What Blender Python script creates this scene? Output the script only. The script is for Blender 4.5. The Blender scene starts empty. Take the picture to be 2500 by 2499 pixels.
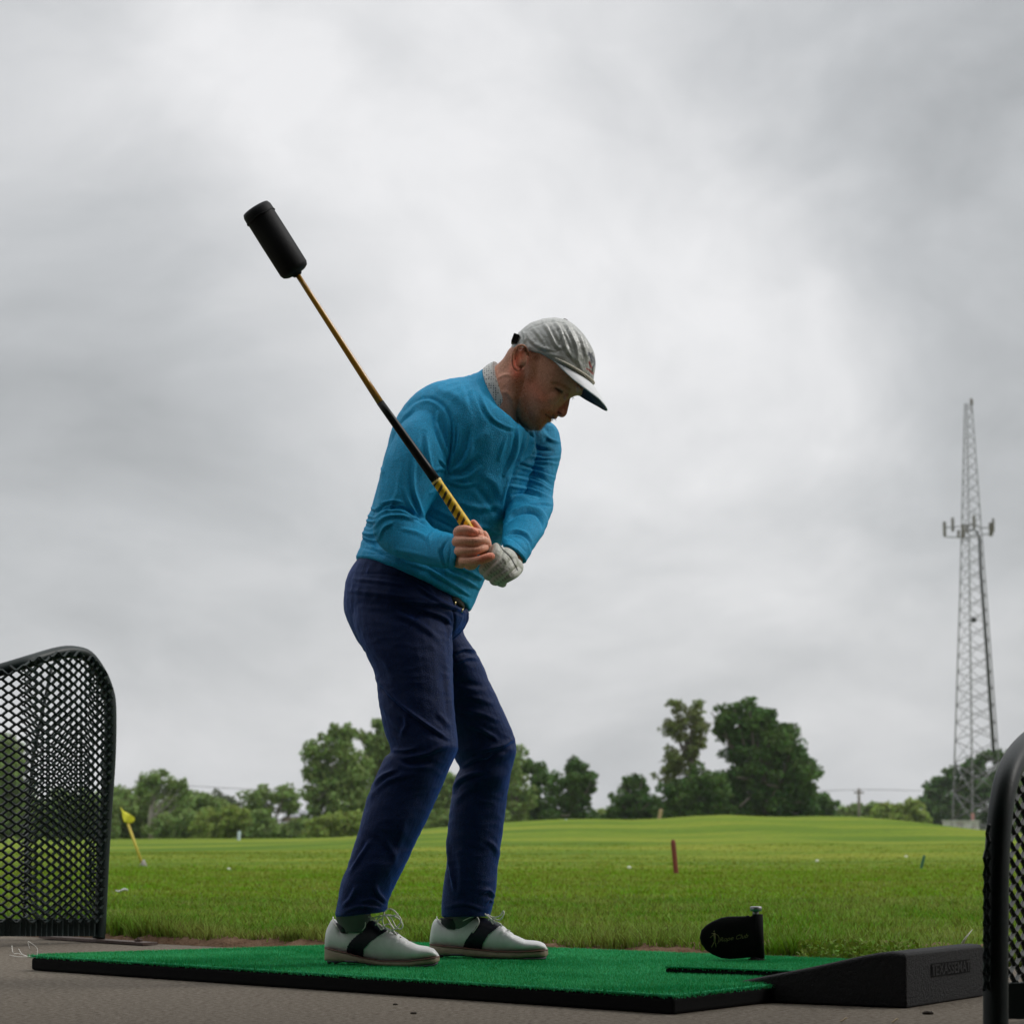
import bpy, bmesh, math, random
import numpy as np
from mathutils import Vector, Matrix, noise as mnoise
R = math.radians
random.seed(7); rng = np.random.default_rng(7)
S = bpy.context.scene
COL = S.collection

# ---------------------------------------------------------------- camera, world, sun, exposure
FP = 6500.0                 # focal length in photo pixels (photo 2500 wide)
CH = 0.377                  # camera height above the concrete
PITCH = math.atan((2015 - 1249.5) / FP)
cam = bpy.data.cameras.new('camera'); camo = bpy.data.objects.new('camera', cam); COL.objects.link(camo)
cam.sensor_width = 36; cam.sensor_fit = 'HORIZONTAL'; cam.lens = FP / 2500 * 36
camo.location = (0, 0, CH); camo.rotation_euler = (math.pi / 2 + PITCH, 0, 0)
cam.clip_start = 0.1; cam.clip_end = 6000
cam.dof.use_dof = True; cam.dof.focus_distance = 6.5; cam.dof.aperture_fstop = 10
S.camera = camo
S.render.resolution_x = 1024; S.render.resolution_y = 1023
S.view_settings.view_transform = 'Standard'; S.view_settings.look = 'None'
S.view_settings.exposure = 0.0; S.view_settings.gamma = 1.0
S.cycles.use_denoising = True
S.cycles.max_bounces = 8
S.cycles.sample_clamp_indirect = 6

SUN_EL, SUN_AZ = R(40), R(80)        # azimuth from +Y (field) towards +X
w = bpy.data.worlds.new('World'); S.world = w; w.use_nodes = True
nt = w.node_tree; nt.nodes.clear()
def N(tree, typ, **kw):
    n = tree.nodes.new(typ)
    for k, v in kw.items():
        if k.startswith('i_'):
            key = k[2:]
            key = int(key) if key.isdigit() else key
            n.inputs[key].default_value = v
        else: setattr(n, k, v)
    return n
L = nt.links.new
out = N(nt, 'ShaderNodeOutputWorld'); bg = N(nt, 'ShaderNodeBackground'); L(bg.outputs[0], out.inputs[0])
bg.inputs['Strength'].default_value = 0.1
sky = N(nt, 'ShaderNodeTexSky', sky_type='NISHITA', sun_disc=False, sun_elevation=SUN_EL, sun_rotation=SUN_AZ, air_density=1.0, dust_density=3.0)
tc = N(nt, 'ShaderNodeTexCoord')
def math_(tree, op, a, b=None, c=None, clamp=False):
    n = tree.nodes.new('ShaderNodeMath'); n.operation = op; n.use_clamp = clamp
    for i, v in enumerate((a, b, c)):
        if v is None: continue
        if isinstance(v, (int, float)): n.inputs[i].default_value = v
        else: tree.links.new(v, n.inputs[i])
    return n.outputs[0]
# overcast cloud cover: warped noise plus a few broad brighter and darker banks
nrm = N(nt, 'ShaderNodeVectorMath', operation='NORMALIZE'); L(tc.outputs['Generated'], nrm.inputs[0])
mp = N(nt, 'ShaderNodeMapping'); mp.inputs['Scale'].default_value = (1.0, 1.0, 1.55); mp.inputs['Rotation'].default_value = (0, R(-18), 0)
L(nrm.outputs[0], mp.inputs[0])
warp = N(nt, 'ShaderNodeTexNoise', i_Scale=3.0, i_Detail=3.0, i_Roughness=0.5); L(mp.outputs[0], warp.inputs['Vector'])
wsub = N(nt, 'ShaderNodeVectorMath', operation='MULTIPLY_ADD'); L(warp.outputs['Color'], wsub.inputs[0])
wsub.inputs[1].default_value = (0.22, 0.22, 0.22); L(mp.outputs[0], wsub.inputs[2])
n1 = N(nt, 'ShaderNodeTexNoise', i_Scale=5.5, i_Detail=6.0, i_Roughness=0.42); L(wsub.outputs[0], n1.inputs['Vector'])
n2 = N(nt, 'ShaderNodeTexNoise', i_Scale=14.0, i_Detail=5.0, i_Roughness=0.45); L(wsub.outputs[0], n2.inputs['Vector'])
def bank(u, v, width):
    x = (u - 1250) / FP; y = (1249.5 - v) / FP
    d = Vector((x, math.cos(PITCH) - y * math.sin(PITCH), math.sin(PITCH) + y * math.cos(PITCH))).normalized()
    wv = N(nt, 'ShaderNodeVectorMath', operation='MULTIPLY_ADD'); L(warp.outputs['Color'], wv.inputs[0])
    wv.inputs[1].default_value = (0.10, 0.10, 0.10); L(nrm.outputs[0], wv.inputs[2])
    sb = N(nt, 'ShaderNodeVectorMath', operation='DISTANCE'); L(wv.outputs[0], sb.inputs[0]); sb.inputs[1].default_value = tuple(d + Vector((.05, .05, .05)))
    m = N(nt, 'ShaderNodeMapRange', interpolation_type='SMOOTHERSTEP'); L(sb.outputs['Value'], m.inputs[0])
    m.inputs[1].default_value = 0; m.inputs[2].default_value = width; m.inputs[3].default_value = 1; m.inputs[4].default_value = 0
    return m.outputs[0]
BANKS = [(1500, 650, .20, .16), (600, 60, .14, .12), (950, 230, .15, .07), (1950, 760, .09, .08), (1100, 950, .16, .07), (1350, 1000, .06, .05), (650, 420, .07, .05), (1750, 500, .06, .05),
         (150, 1000, .17, -.085), (450, 760, .10, -.03), (2350, 250, .17, -.16), (2300, 1150, .12, -.05), (500, 1350, .13, -.05), (2500, 700, .12, -.03), (700, 1800, .14, .05), (1900, 1750, .14, .04), (100, 250, .10, -.02)]
acc = math_(nt, 'MULTIPLY', math_(nt, 'SUBTRACT', n1.outputs[0], 0.5), 0.50)
acc = math_(nt, 'ADD', acc, math_(nt, 'MULTIPLY', math_(nt, 'SUBTRACT', n2.outputs[0], 0.5), 0.36))
n3 = N(nt, 'ShaderNodeTexNoise', i_Scale=38.0, i_Detail=6.0, i_Roughness=0.55); L(wsub.outputs[0], n3.inputs['Vector'])
acc = math_(nt, 'ADD', acc, math_(nt, 'MULTIPLY', math_(nt, 'SUBTRACT', n3.outputs[0], 0.5), 0.16))
for (u, v, wd, a) in BANKS:
    acc = math_(nt, 'ADD', acc, math_(nt, 'MULTIPLY', bank(u, v, wd), a))
val = math_(nt, 'ADD', acc, 0.655)
# an overcast sky brightens towards the zenith
sep = N(nt, 'ShaderNodeSeparateXYZ'); L(nrm.outputs[0], sep.inputs[0])
zen = N(nt, 'ShaderNodeMapRange'); L(sep.outputs['Z'], zen.inputs[0])
zen.inputs[1].default_value = 0.30; zen.inputs[2].default_value = 1.0; zen.inputs[3].default_value = 1.0; zen.inputs[4].default_value = 3.0
val = math_(nt, 'MAXIMUM', val, 0.25)
ramp = N(nt, 'ShaderNodeValToRGB'); L(math_(nt, 'MULTIPLY', val, 1.0), ramp.inputs[0])
ramp.color_ramp.elements[0].position = 0.3; ramp.color_ramp.elements[0].color = (.33, .345, .355, 1)
ramp.color_ramp.elements[1].position = 0.95; ramp.color_ramp.elements[1].color = (.89, .89, .90, 1)
e = ramp.color_ramp.elements.new(0.6); e.color = (.56, .575, .59, 1)
cm = N(nt, 'ShaderNodeVectorMath', operation='SCALE'); L(ramp.outputs[0], cm.inputs[0])
L(math_(nt, 'MULTIPLY', zen.outputs[0], 9.4), cm.inputs['Scale'])
sks = N(nt, 'ShaderNodeVectorMath', operation='SCALE'); L(sky.outputs[0], sks.inputs[0]); sks.inputs['Scale'].default_value = 0.06
ad = N(nt, 'ShaderNodeVectorMath', operation='ADD'); L(cm.outputs[0], ad.inputs[0]); L(sks.outputs[0], ad.inputs[1])
L(ad.outputs[0], bg.inputs[0])

sun = bpy.data.lights.new('sun', 'SUN'); suno = bpy.data.objects.new('sun', sun); COL.objects.link(suno)
sun.energy = 1.5; sun.angle = R(14); sun.color = (1, .97, .93)
sd = Vector((math.sin(SUN_AZ) * math.cos(SUN_EL), math.cos(SUN_AZ) * math.cos(SUN_EL), math.sin(SUN_EL)))
suno.rotation_euler = sd.to_track_quat('Z', 'Y').to_euler()

# ---------------------------------------------------------------- helpers
cP, sP = math.cos(PITCH), math.sin(PITCH)
def W(u, v, Y):
    x = (u - 1250) / FP; y = (1249.5 - v) / FP
    t = Y / (cP - y * sP)
    return np.array((x * t, Y, CH + (sP + y * cP) * t))
def G(u, v, z=0.0):
    x = (u - 1250) / FP; y = (1249.5 - v) / FP
    t = (z - CH) / (sP + y * cP)
    return np.array((x * t, (cP - y * sP) * t, z))
def proj(P):
    P = np.asarray(P); X = P[:, 0]; Y = P[:, 1]; Z = P[:, 2] - CH
    d = Y * cP + Z * sP; up = -Y * sP + Z * cP
    return np.stack((1250 + FP * X / d, 1249.5 - FP * up / d), 1)

def mesh(name, V, F, mats=None, smooth=True):
    me = bpy.data.meshes.new(name)
    if isinstance(V, np.ndarray): V = V.tolist()
    if isinstance(F, np.ndarray): F = F.tolist()
    me.from_pydata(V, [], F); me.update()
    if mats is not None:
        for m in (mats if isinstance(mats, (list, tuple)) else [mats]): me.materials.append(m)
    if smooth: me.polygons.foreach_set('use_smooth', [True] * len(me.polygons))
    return me
def fastmesh(name, V, F, mat_, k, smooth=False):
    """V (n,3), F (m,k)"""
    me = bpy.data.meshes.new(name); n = len(V); m = len(F)
    me.vertices.add(n); me.vertices.foreach_set('co', np.ascontiguousarray(V, dtype=np.float32).ravel())
    me.loops.add(m * k); me.loops.foreach_set('vertex_index', np.ascontiguousarray(F, dtype=np.int32).ravel())
    me.polygons.add(m); me.polygons.foreach_set('loop_start', np.arange(0, m * k, k, dtype=np.int32))
    me.polygons.foreach_set('loop_total', np.full(m, k, dtype=np.int32))
    if smooth: me.polygons.foreach_set('use_smooth', np.ones(m, dtype=bool))
    me.update(calc_edges=True); me.validate()
    me.materials.append(mat_)
    return me
def obj(name, me, parent=None, **props):
    o = bpy.data.objects.new(name, me); COL.objects.link(o)
    if parent is not None:
        o.parent = parent
        o.matrix_parent_inverse = Matrix.LocRotScale(parent.location, parent.rotation_euler, None).inverted() if parent.parent is None else parent_world(parent).inverted()
    for k, v in props.items(): o[k] = v
    return o
def parent_world(o):
    m = Matrix.LocRotScale(o.location, o.rotation_euler, None)
    if o.parent is None: return m
    return parent_world(o.parent) @ o.matrix_parent_inverse @ m
def thing(name, label, cat, loc=(0, 0, 0), group=None):
    o = bpy.data.objects.new(name, None); COL.objects.link(o); o.location = loc
    o.empty_display_size = .05
    o['label'] = label; o['category'] = cat
    if group: o['group'] = group
    return o

class MB:
    def __init__(s): s.v = []; s.f = []
    def add(s, V, F):
        n = len(s.v); s.v += [tuple(p) for p in V]; s.f += [tuple(i + n for i in f) for f in F]; return s
    def box(s, c, d, M=None):
        V = [(x * d[0] / 2, y * d[1] / 2, z * d[2] / 2) for x in (-1, 1) for y in (-1, 1) for z in (-1, 1)]
        if M is not None: V = [tuple(M @ Vector(p)) for p in V]
        V = [(p[0] + c[0], p[1] + c[1], p[2] + c[2]) for p in V]
        return s.add(V, [(0, 1, 3, 2), (4, 6, 7, 5), (0, 4, 5, 1), (2, 3, 7, 6), (0, 2, 6, 4), (1, 5, 7, 3)])
    def tube(s, pts, r, n=8, cap=True, closed=False):
        pts = [Vector(p) for p in pts]; m = len(pts)
        rr = r if isinstance(r, (list, tuple, np.ndarray)) else [r] * m
        ref = Vector((0, 0, 1)); V = []; prev = None
        for i, p in enumerate(pts):
            t = (pts[(i + 1) % m if closed else min(i + 1, m - 1)] - pts[(i - 1) % m if closed else max(i - 1, 0)]).normalized()
            if prev is None:
                a = t.cross(ref)
                if a.length < .1: a = t.cross(Vector((0, 1, 0)))
                a.normalize()
            else:
                a = (prev - t * prev.dot(t)).normalized()
            prev = a; b = t.cross(a)
            for k in range(n):
                q = 2 * math.pi * k / n
                V.append(p + (a * math.cos(q) + b * math.sin(q)) * rr[i])
        F = []
        for i in range(m if closed else m - 1):
            j = (i + 1) % m
            for k in range(n):
                k2 = (k + 1) % n
                F.append((i * n + k, i * n + k2, j * n + k2, j * n + k))
        if cap and not closed:
            F.append(tuple(range(n - 1, -1, -1))); F.append(tuple((m - 1) * n + k for k in range(n)))
        return s.add(V, F)
    def lathe(s, prof, c, n=24, M=None):
        V = []; F = []
        for (r, z) in prof:
            for k in range(n):
                q = 2 * math.pi * k / n
                p = Vector((r * math.cos(q), r * math.sin(q), z))
                if M is not None: p = M @ p
                V.append((p[0] + c[0], p[1] + c[1], p[2] + c[2]))
        for i in range(len(prof) - 1):
            for k in range(n):
                k2 = (k + 1) % n; F.append((i * n + k, i * n + k2, (i + 1) * n + k2, (i + 1) * n + k))
        F.append(tuple(range(n - 1, -1, -1))); F.append(tuple((len(prof) - 1) * n + k for k in range(n)))
        return s.add(V, F)
    def build(s, name, m, parent=None, smooth=True, **props):
        me = mesh(name, s.v, s.f, m, smooth)
        return obj(name, me, parent, **props)

def catmull(A, sub):
    A = np.asarray(A, float); n = len(A); out = []
    for i in range(n - 1):
        p0, p1, p2, p3 = A[max(i - 1, 0)], A[i], A[i + 1], A[min(i + 2, n - 1)]
        for k in range(sub):
            t = k / sub
            out.append(.5 * ((2 * p1) + (-p0 + p2) * t + (2 * p0 - 5 * p1 + 4 * p2 - p3) * t * t + (-p0 + 3 * p1 - 3 * p2 + p3) * t ** 3))
    out.append(A[-1]); return np.array(out)
def loft_rings(rings):
    """list of (n,3) arrays -> V,F closed with caps"""
    n = len(rings[0]); V = np.concatenate(rings).tolist(); F = []
    for i in range(len(rings) - 1):
        for k in range(n):
            k2 = (k + 1) % n; F.append((i * n + k, i * n + k2, (i + 1) * n + k2, (i + 1) * n + k))
    for idx, i in ((0, 0), (1, len(rings) - 1)):
        c = len(V); V.append(rings[i].mean(0).tolist())
        for k in range(n):
            k2 = (k + 1) % n
            F.append((c, i * n + k2, i * n + k) if idx == 0 else (c, i * n + k, i * n + k2))
    return V, F
def ribs(st, n=32, ex=2.0, sub=4):
    """st rows: uL,vL,uR,vR,Yc,rd[,tu,tv]; outline pairs traced in the photo, given a real depth and thickness"""
    A = np.array([list(r) + [0] * (8 - len(r)) for r in st], float); A = catmull(A, sub)
    a = np.linspace(0, 2 * math.pi, n, endpoint=False)
    ca = np.sign(np.cos(a)) * np.abs(np.cos(a)) ** (2 / ex); sa = np.sign(np.sin(a)) * np.abs(np.sin(a)) ** (2 / ex)
    rings = []
    for (uL, vL, uR, vR, Y, rd, tu, tv) in A:
        PL, PR = W(uL, vL, Y), W(uR, vR, Y); c = (PL + PR) / 2; h = (PR - PL) / 2
        s = Y / FP; d = np.array((tu * s, -rd, -tv * s))
        rings.append(c + ca[:, None] * h + sa[:, None] * d)
    return loft_rings(rings)
def pipe(pts, r, n=12, sub=4, flat=None):
    """world-space points with radii (rounded ends)"""
    A = np.array([list(p) + [q] for p, q in zip(pts, r)]); A = catmull(A, sub)
    m = MB(); P = A[:, :3]; rr = A[:, 3]
    d0 = P[0] - P[1]; d0 /= np.linalg.norm(d0); d1 = P[-1] - P[-2]; d1 /= np.linalg.norm(d1)
    P = np.vstack([P[0] + d0 * rr[0] * .95, P[0] + d0 * rr[0] * .7, P, P[-1] + d1 * rr[-1] * .7, P[-1] + d1 * rr[-1] * .95])
    rr = np.concatenate([[rr[0] * .25, rr[0] * .72], rr, [rr[-1] * .72, rr[-1] * .25]])
    m.tube(P, list(rr), n); return m.v, m.f
def ell(c, r, n=16, M=None):
    V = []; F = []
    for i in range(1, n):
        th = math.pi * i / n
        for k in range(2 * n):
            q = math.pi * k / n
            p = Vector((r[0] * math.sin(th) * math.cos(q), r[1] * math.sin(th) * math.sin(q), r[2] * math.cos(th)))
            if M is not None: p = M @ p
            V.append((p[0] + c[0], p[1] + c[1], p[2] + c[2]))
    m = 2 * n
    for i in range(n - 2):
        for k in range(m):
            k2 = (k + 1) % m; F.append((i * m + k, (i + 1) * m + k, (i + 1) * m + k2, i * m + k2))
    F.append(tuple(range(m))); F.append(tuple((n - 2) * m + k for k in range(m - 1, -1, -1)))
    return V, F
def remesh(parts, voxel, smooth_it=3, fac=.5):
    m = MB()
    for (V, F) in parts: m.add(V, F)
    me = mesh('tmp', m.v, m.f); o = bpy.data.objects.new('tmp', me); COL.objects.link(o)
    md = o.modifiers.new('r', 'REMESH'); md.mode = 'VOXEL'; md.voxel_size = voxel
    if smooth_it:
        sm = o.modifiers.new('s', 'SMOOTH'); sm.factor = fac; sm.iterations = smooth_it
    dg = bpy.context.evaluated_depsgraph_get(); dg.update()
    me2 = bpy.data.meshes.new_from_object(o.evaluated_get(dg), depsgraph=dg)
    bpy.data.objects.remove(o); bpy.data.meshes.remove(me)
    me2.polygons.foreach_set('use_smooth', [True] * len(me2.polygons)); me2.materials.clear()
    return me2
def coords(me):
    a = np.empty(len(me.vertices) * 3, np.float32); me.vertices.foreach_get('co', a); return a.reshape(-1, 3).astype(float)
def normals(me):
    a = np.empty(len(me.vertices) * 3, np.float32); me.vertex_normals.foreach_get('vector', a); return a.reshape(-1, 3).astype(float)
def setco(me, P): me.vertices.foreach_set('co', P.astype(np.float32).ravel()); me.update()
def seg_dist(uv, pts):
    best = np.full(len(uv), 1e9); tt = np.zeros(len(uv)); side = np.zeros(len(uv)); pts = np.asarray(catmull(pts, 5), float)
    ln = np.linalg.norm(np.diff(pts, axis=0), axis=1); cum = np.concatenate([[0], np.cumsum(ln)]); tot = cum[-1]
    for i in range(len(pts) - 1):
        a, b = pts[i], pts[i + 1]; ab = b - a; L2 = (ab ** 2).sum() + 1e-9
        t = np.clip(((uv - a) @ ab) / L2, 0, 1); q = a + t[:, None] * ab; dv = uv - q; d = np.linalg.norm(dv, axis=1)
        m = d < best; best[m] = d[m]; tt[m] = (cum[i] + t[m] * ln[i]) / tot
        side[m] = np.sign(ab[0] * dv[m, 1] - ab[1] * dv[m, 0])
    return best, tt, side
FW = .74
def folds(me, strokes, facing=True):
    """cloth folds: ridges (+) and creases (-) pressed into the surface along traced lines; rows (pts, width_px, amp_mm[, asym])"""
    P = coords(me); Nn = normals(me); uv = proj(P); D = np.zeros(len(P))
    f = np.clip((-Nn[:, 1] + .35) / .6, 0, 1) if facing else np.ones(len(P))
    for s in strokes:
        pts, wd, amp = s[0], (s[1] * FW if s[1] > 4.5 else s[1]), s[2]; asym = s[3] if len(s) > 3 else 0.35
        p = np.array(pts); lo = p.min(0) - 4 * wd; hi = p.max(0) + 4 * wd
        idx = np.where(((uv > lo) & (uv < hi)).all(1))[0]
        if len(idx) == 0: continue
        d, t, sd = seg_dist(uv[idx], pts)
        tp = np.sqrt(np.clip(np.sin(np.pi * np.clip(t, .02, .98)), 0, 1))
        x = d / wd
        prof = np.exp(-x ** 2) - asym * np.exp(-((x * sd - 1.7) / 1.0) ** 2)
        D[idx] += prof * amp * .001 * tp
    P += Nn * (D * f)[:, None]; setco(me, P)
def wrinkle(me, scale, amp, stretch=(1, 1, 1), seed=0, ridged=False):
    P = coords(me); Nn = normals(me); s = Vector(stretch); o = Vector((seed, seed * 1.7, 0))
    D = np.empty(len(P))
    for i, p in enumerate(P):
        q = Vector((p[0] * stretch[0], p[1] * stretch[1], p[2] * stretch[2])) * scale + o
        v = mnoise.noise(q); D[i] = (1 - 2 * abs(v)) - .6 if ridged else v
    P += Nn * (D * amp)[:, None]; setco(me, P)

# ---------------------------------------------------------------- materials
MATS = {}
def mat(name, col, rough=.6, noise=None, bump=None, spec=.5, metal=0, sheen=0, col2=None, coat=0, sss=0, vcol=None, coords_='Object', trans=0, island=0):
    """noise=(scale, detail, lo, hi) mixes col->col2; bump=(scale, strength, distance)"""
    m = bpy.data.materials.new(name); m.use_nodes = True; t = m.node_tree; b = t.nodes['Principled BSDF']
    b.inputs['Roughness'].default_value = rough; b.inputs['Metallic'].default_value = metal
    b.inputs['Specular IOR Level'].default_value = spec
    if sheen: b.inputs['Sheen Weight'].default_value = sheen; b.inputs['Sheen Tint'].default_value = (*[min(1, .05 + c / max(col)) for c in col], 1); b.inputs['Sheen Roughness'].default_value = .4
    if coat: b.inputs['Coat Weight'].default_value = coat; b.inputs['Coat Roughness'].default_value = .15
    if sss: b.inputs['Subsurface Weight'].default_value = sss; b.inputs['Subsurface Radius'].default_value = (.008, .003, .0015); b.inputs['Subsurface Scale'].default_value = 1
    co = N(t, 'ShaderNodeTexCoord').outputs[coords_]
    src = None
    if noise:
        nz = N(t, 'ShaderNodeTexNoise', i_Scale=noise[0], i_Detail=noise[1], i_Roughness=.6); t.links.new(co, nz.inputs['Vector'])
        mr = N(t, 'ShaderNodeMapRange'); t.links.new(nz.outputs[0], mr.inputs[0]); mr.inputs[1].default_value = noise[2]; mr.inputs[2].default_value = noise[3]
        mx = N(t, 'ShaderNodeMix', data_type='RGBA'); t.links.new(mr.outputs[0], mx.inputs[0])
        mx.inputs[6].default_value = (*col, 1); mx.inputs[7].default_value = (*(col2 or tuple(c * .6 for c in col)), 1); src = mx.outputs[2]
    else:
        rgb = N(t, 'ShaderNodeRGB'); rgb.outputs[0].default_value = (*col, 1); src = rgb.outputs[0]
    if vcol:
        at = N(t, 'ShaderNodeVertexColor', layer_name=vcol)
        mx = N(t, 'ShaderNodeMix', data_type='RGBA', blend_type='MULTIPLY'); mx.inputs[0].default_value = 1
        t.links.new(src, mx.inputs[6]); t.links.new(at.outputs[0], mx.inputs[7]); src = mx.outputs[2]
    if island:
        ge = N(t, 'ShaderNodeNewGeometry')
        hs = N(t, 'ShaderNodeHueSaturation'); t.links.new(src, hs.inputs['Color'])
        t.links.new(math_(t, 'ADD', math_(t, 'MULTIPLY', ge.outputs['Random Per Island'], island * 2), 1 - island), hs.inputs['Value'])
        t.links.new(math_(t, 'ADD', math_(t, 'MULTIPLY', ge.outputs['Random Per Island'], .05), .475), hs.inputs['Hue']); src = hs.outputs[0]
    t.links.new(src, b.inputs['Base Color'])
    if bump:
        bs = bump if isinstance(bump, list) else [bump]; prev = None
        for (sc, st, di) in bs:
            nb = N(t, 'ShaderNodeTexNoise', i_Scale=sc, i_Detail=4.0); t.links.new(co, nb.inputs['Vector'])
            bp = N(t, 'ShaderNodeBump', i_Strength=st, i_Distance=di); t.links.new(nb.outputs[0], bp.inputs['Height'])
            if prev: t.links.new(prev, bp.inputs['Normal'])
            prev = bp.outputs[0]
        t.links.new(prev, b.inputs['Normal'])
    if trans:
        tr = N(t, 'ShaderNodeBsdfTranslucent'); t.links.new(src, tr.inputs[0])
        ms = N(t, 'ShaderNodeMixShader'); ms.inputs[0].default_value = trans
        t.links.new(b.outputs[0], ms.inputs[1]); t.links.new(tr.outputs[0], ms.inputs[2])
        t.links.new(ms.outputs[0], t.nodes['Material Output'].inputs[0])
    MATS[name] = m; return m

M_concrete = mat('concrete', (.225, .195, .158), .95, (75.0, 7, .40, .62), [(420, 1.0, .006), (90, .8, .006)], col2=(.115, .095, .072), spec=.1)
M_weed = mat('weed_leaf', (.085, .16, .012), .6, (30, 3, .35, .65), None, col2=(.14, .20, .02), spec=.12, trans=.3, island=.4)
M_blade_fair = mat('fairway_blade', (.095, .165, .006), .6, (.8, 5, .42, .58), None, col2=(.21, .225, .022), spec=.12, trans=.3, island=.25)  # patchy tones, contrast raised along with the ground's painted mound shading
M_soil = mat('soil', (.10, .055, .032), 1, (30, 6, .3, .7), (90, 1, .01), col2=(.17, .11, .07), spec=.1)
M_blade = mat('grass_blade', (.135, .240, .008), .6, (1.2, 5, .40, .66), None, col2=(.22, .255, .035), spec=.15, trans=.35, island=.45)
M_blade_rough = mat('rough_blade', (.095, .195, .008), .6, (1.6, 5, .40, .66), None, col2=(.20, .235, .045), spec=.15, trans=.35, island=.5)
M_turf = mat('mat_turf', (.004, .20, .07), .85, (5, 6, .35, .65), [(900, .8, .002), (14, .3, .004)], col2=(.010, .25, .09), spec=.15)
M_fibre = mat('turf_fibre', (.010, .26, .070), .7, (2.2, 6, .38, .64), None, col2=(.055, .41, .15), spec=.2, island=.35, trans=.2)
M_rubber = mat('black_rubber', (.005, .005, .005), .85, None, (400, .6, .002), spec=.08)
M_tray = mat('tray_rubber', (.010, .009, .0095), .65, (600, 4, .35, .7), [(420, 1.0, .006), (140, .9, .005)], col2=(.003, .003, .003), spec=.22)
M_green_steel = mat('green_coated_steel', (.003, .012, .010), .45, (40, 4, .3, .7), (200, .3, .001), col2=(.004, .008, .007), spec=.3)
M_kick = mat('kick_rail_plastic', (.012, .022, .021), .6, (30, 4, .3, .7), (150, .3, .001), col2=(.018, .028, .026), spec=.3)
M_steel = mat('dull_steel', (.35, .35, .36), .4, (60, 4, .3, .7), None, metal=.9, col2=(.2, .19, .18))
M_rust = mat('brown_steel', (.06, .035, .025), .6, (60, 4, .3, .7), None, metal=.4, col2=(.12, .09, .08))
M_sweater = mat('blue_knit', (.002, .310, .570), .62, (330, 3, .36, .64), [(420, .9, .003), (45, .25, .004)], sheen=.3, col2=(.0015, .205, .380), spec=.25)
M_trouser = mat('navy_cloth', (.0008, .0130, .070), .5, (380, 3, .36, .64), [(480, .8, .0025), (38, .35, .004)], sheen=.45, col2=(.0005, .0065, .036), spec=.13)
M_skin = mat('skin', (.72, .37, .25), .5, (260, 4, .35, .65), [(500, .25, .001), (120, .2, .001)], col2=(.55, .25, .165), spec=.35, sss=.12, vcol='tint')
M_glove = mat('glove_leather', (.50, .50, .44), .5, (60, 4, .3, .7), [(260, .35, .001), (60, .3, .002)], col2=(.40, .40, .34), spec=.4, vcol='tint')
M_cap = mat('cap_cloth', (.40, .40, .37), .30, (30, 4, .3, .7), [(70, .7, .005), (900, .2, .001)], col2=(.32, .325, .30), spec=.7, vcol='tint')
M_brim = mat('brim_cloth', (.66, .67, .68), .55, None, (900, .2, .001))
M_rope = mat('cap_rope', (.62, .58, .48), .7, (500, 2, .4, .6), (600, .8, .002), col2=(.40, .36, .28))
M_leather = mat('white_leather', (.60, .60, .585), .38, (40, 4, .3, .7), [(300, .18, .0008), (30, .2, .002)], col2=(.50, .50, .48), spec=.5)
M_saddle = mat('navy_leather', (.004, .005, .012), .45, None, (260, .25, .0008), spec=.2)
M_sole = mat('shoe_sole', (.26, .20, .13), .6, (60, 3, .3, .7), (150, .4, .001), col2=(.19, .14, .09))
M_soledark = mat('shoe_outsole', (.012, .012, .02), .5)
M_welt = mat('shoe_welt', (.10, .035, .02), .5)
M_lace = mat('lace', (.68, .64, .58), .7)
M_sock = mat('sock', (.10, .10, .095), .9, None, (600, .6, .001))
M_sockdark = mat('shoe_lining', (.02, .02, .025), .9)
M_clubpad = mat('padded_vinyl', (.0045, .0045, .005), .62, (20, 3, .3, .7), [(60, .25, .002), (500, .2, .0006)], col2=(.007, .007, .009), spec=.22)
M_gold = mat('amber_shaft', (.45, .22, .015), .35, (10, 3, .3, .7), None, spec=.5, coat=.3, col2=(.36, .17, .012))
M_blackshaft = mat('black_shaft', (.008, .007, .006), .4, None, None, spec=.2)
M_belt = mat('belt_leather', (.005, .005, .005), .5, spec=.15)
M_brass = mat('belt_buckle', (.6, .5, .25), .3, metal=1)
M_black_cloth = mat('black_neoprene', (.003, .003, .003), .8, None, (300, .4, .001), spec=.1)
M_print = mat('faded_yellow_print', (.10, .095, .025), .8)
M_bark = mat('bark', (.16, .14, .115), .9, (20, 4, .3, .7), (30, .6, .02), col2=(.10, .085, .07))
M_bark_pale = mat('pale_bark', (.30, .28, .25), .9, (6, 4, .3, .7), None, col2=(.22, .20, .17))
def leafmat(n, c, c2): return mat(n, c, .6, (.5, 3, .35, .65), None, col2=c2, spec=.12, trans=.3, island=.45)
M_lf_dark = leafmat('leaf_dark', (.050, .108, .026), (.100, .170, .040))
M_lf_mid = leafmat('leaf_mid', (.175, .255, .075), (.210, .285, .085))
M_lf_light = leafmat('leaf_light', (.220, .290, .060), (.240, .300, .070))
M_lf_brown = leafmat('leaf_brownish', (.180, .205, .070), (.150, .190, .060))
M_lf_far = leafmat('leaf_far', (.14, .165, .10), (.12, .145, .09))
M_galv = mat('galvanised_steel', (.17, .17, .175), .6, (3, 3, .3, .7), None, metal=.1, col2=(.12, .12, .12))
M_redsteel = mat('red_painted_steel', (.30, .10, .06), .6, (2, 3, .3, .7), None, col2=(.2, .1, .08))
M_panel = mat('antenna_panel', (.16, .15, .13), .6, (2, 3, .3, .7), None, col2=(.10, .08, .06))
M_cable = mat('cable_black', (.015, .017, .015), .6)
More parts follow.
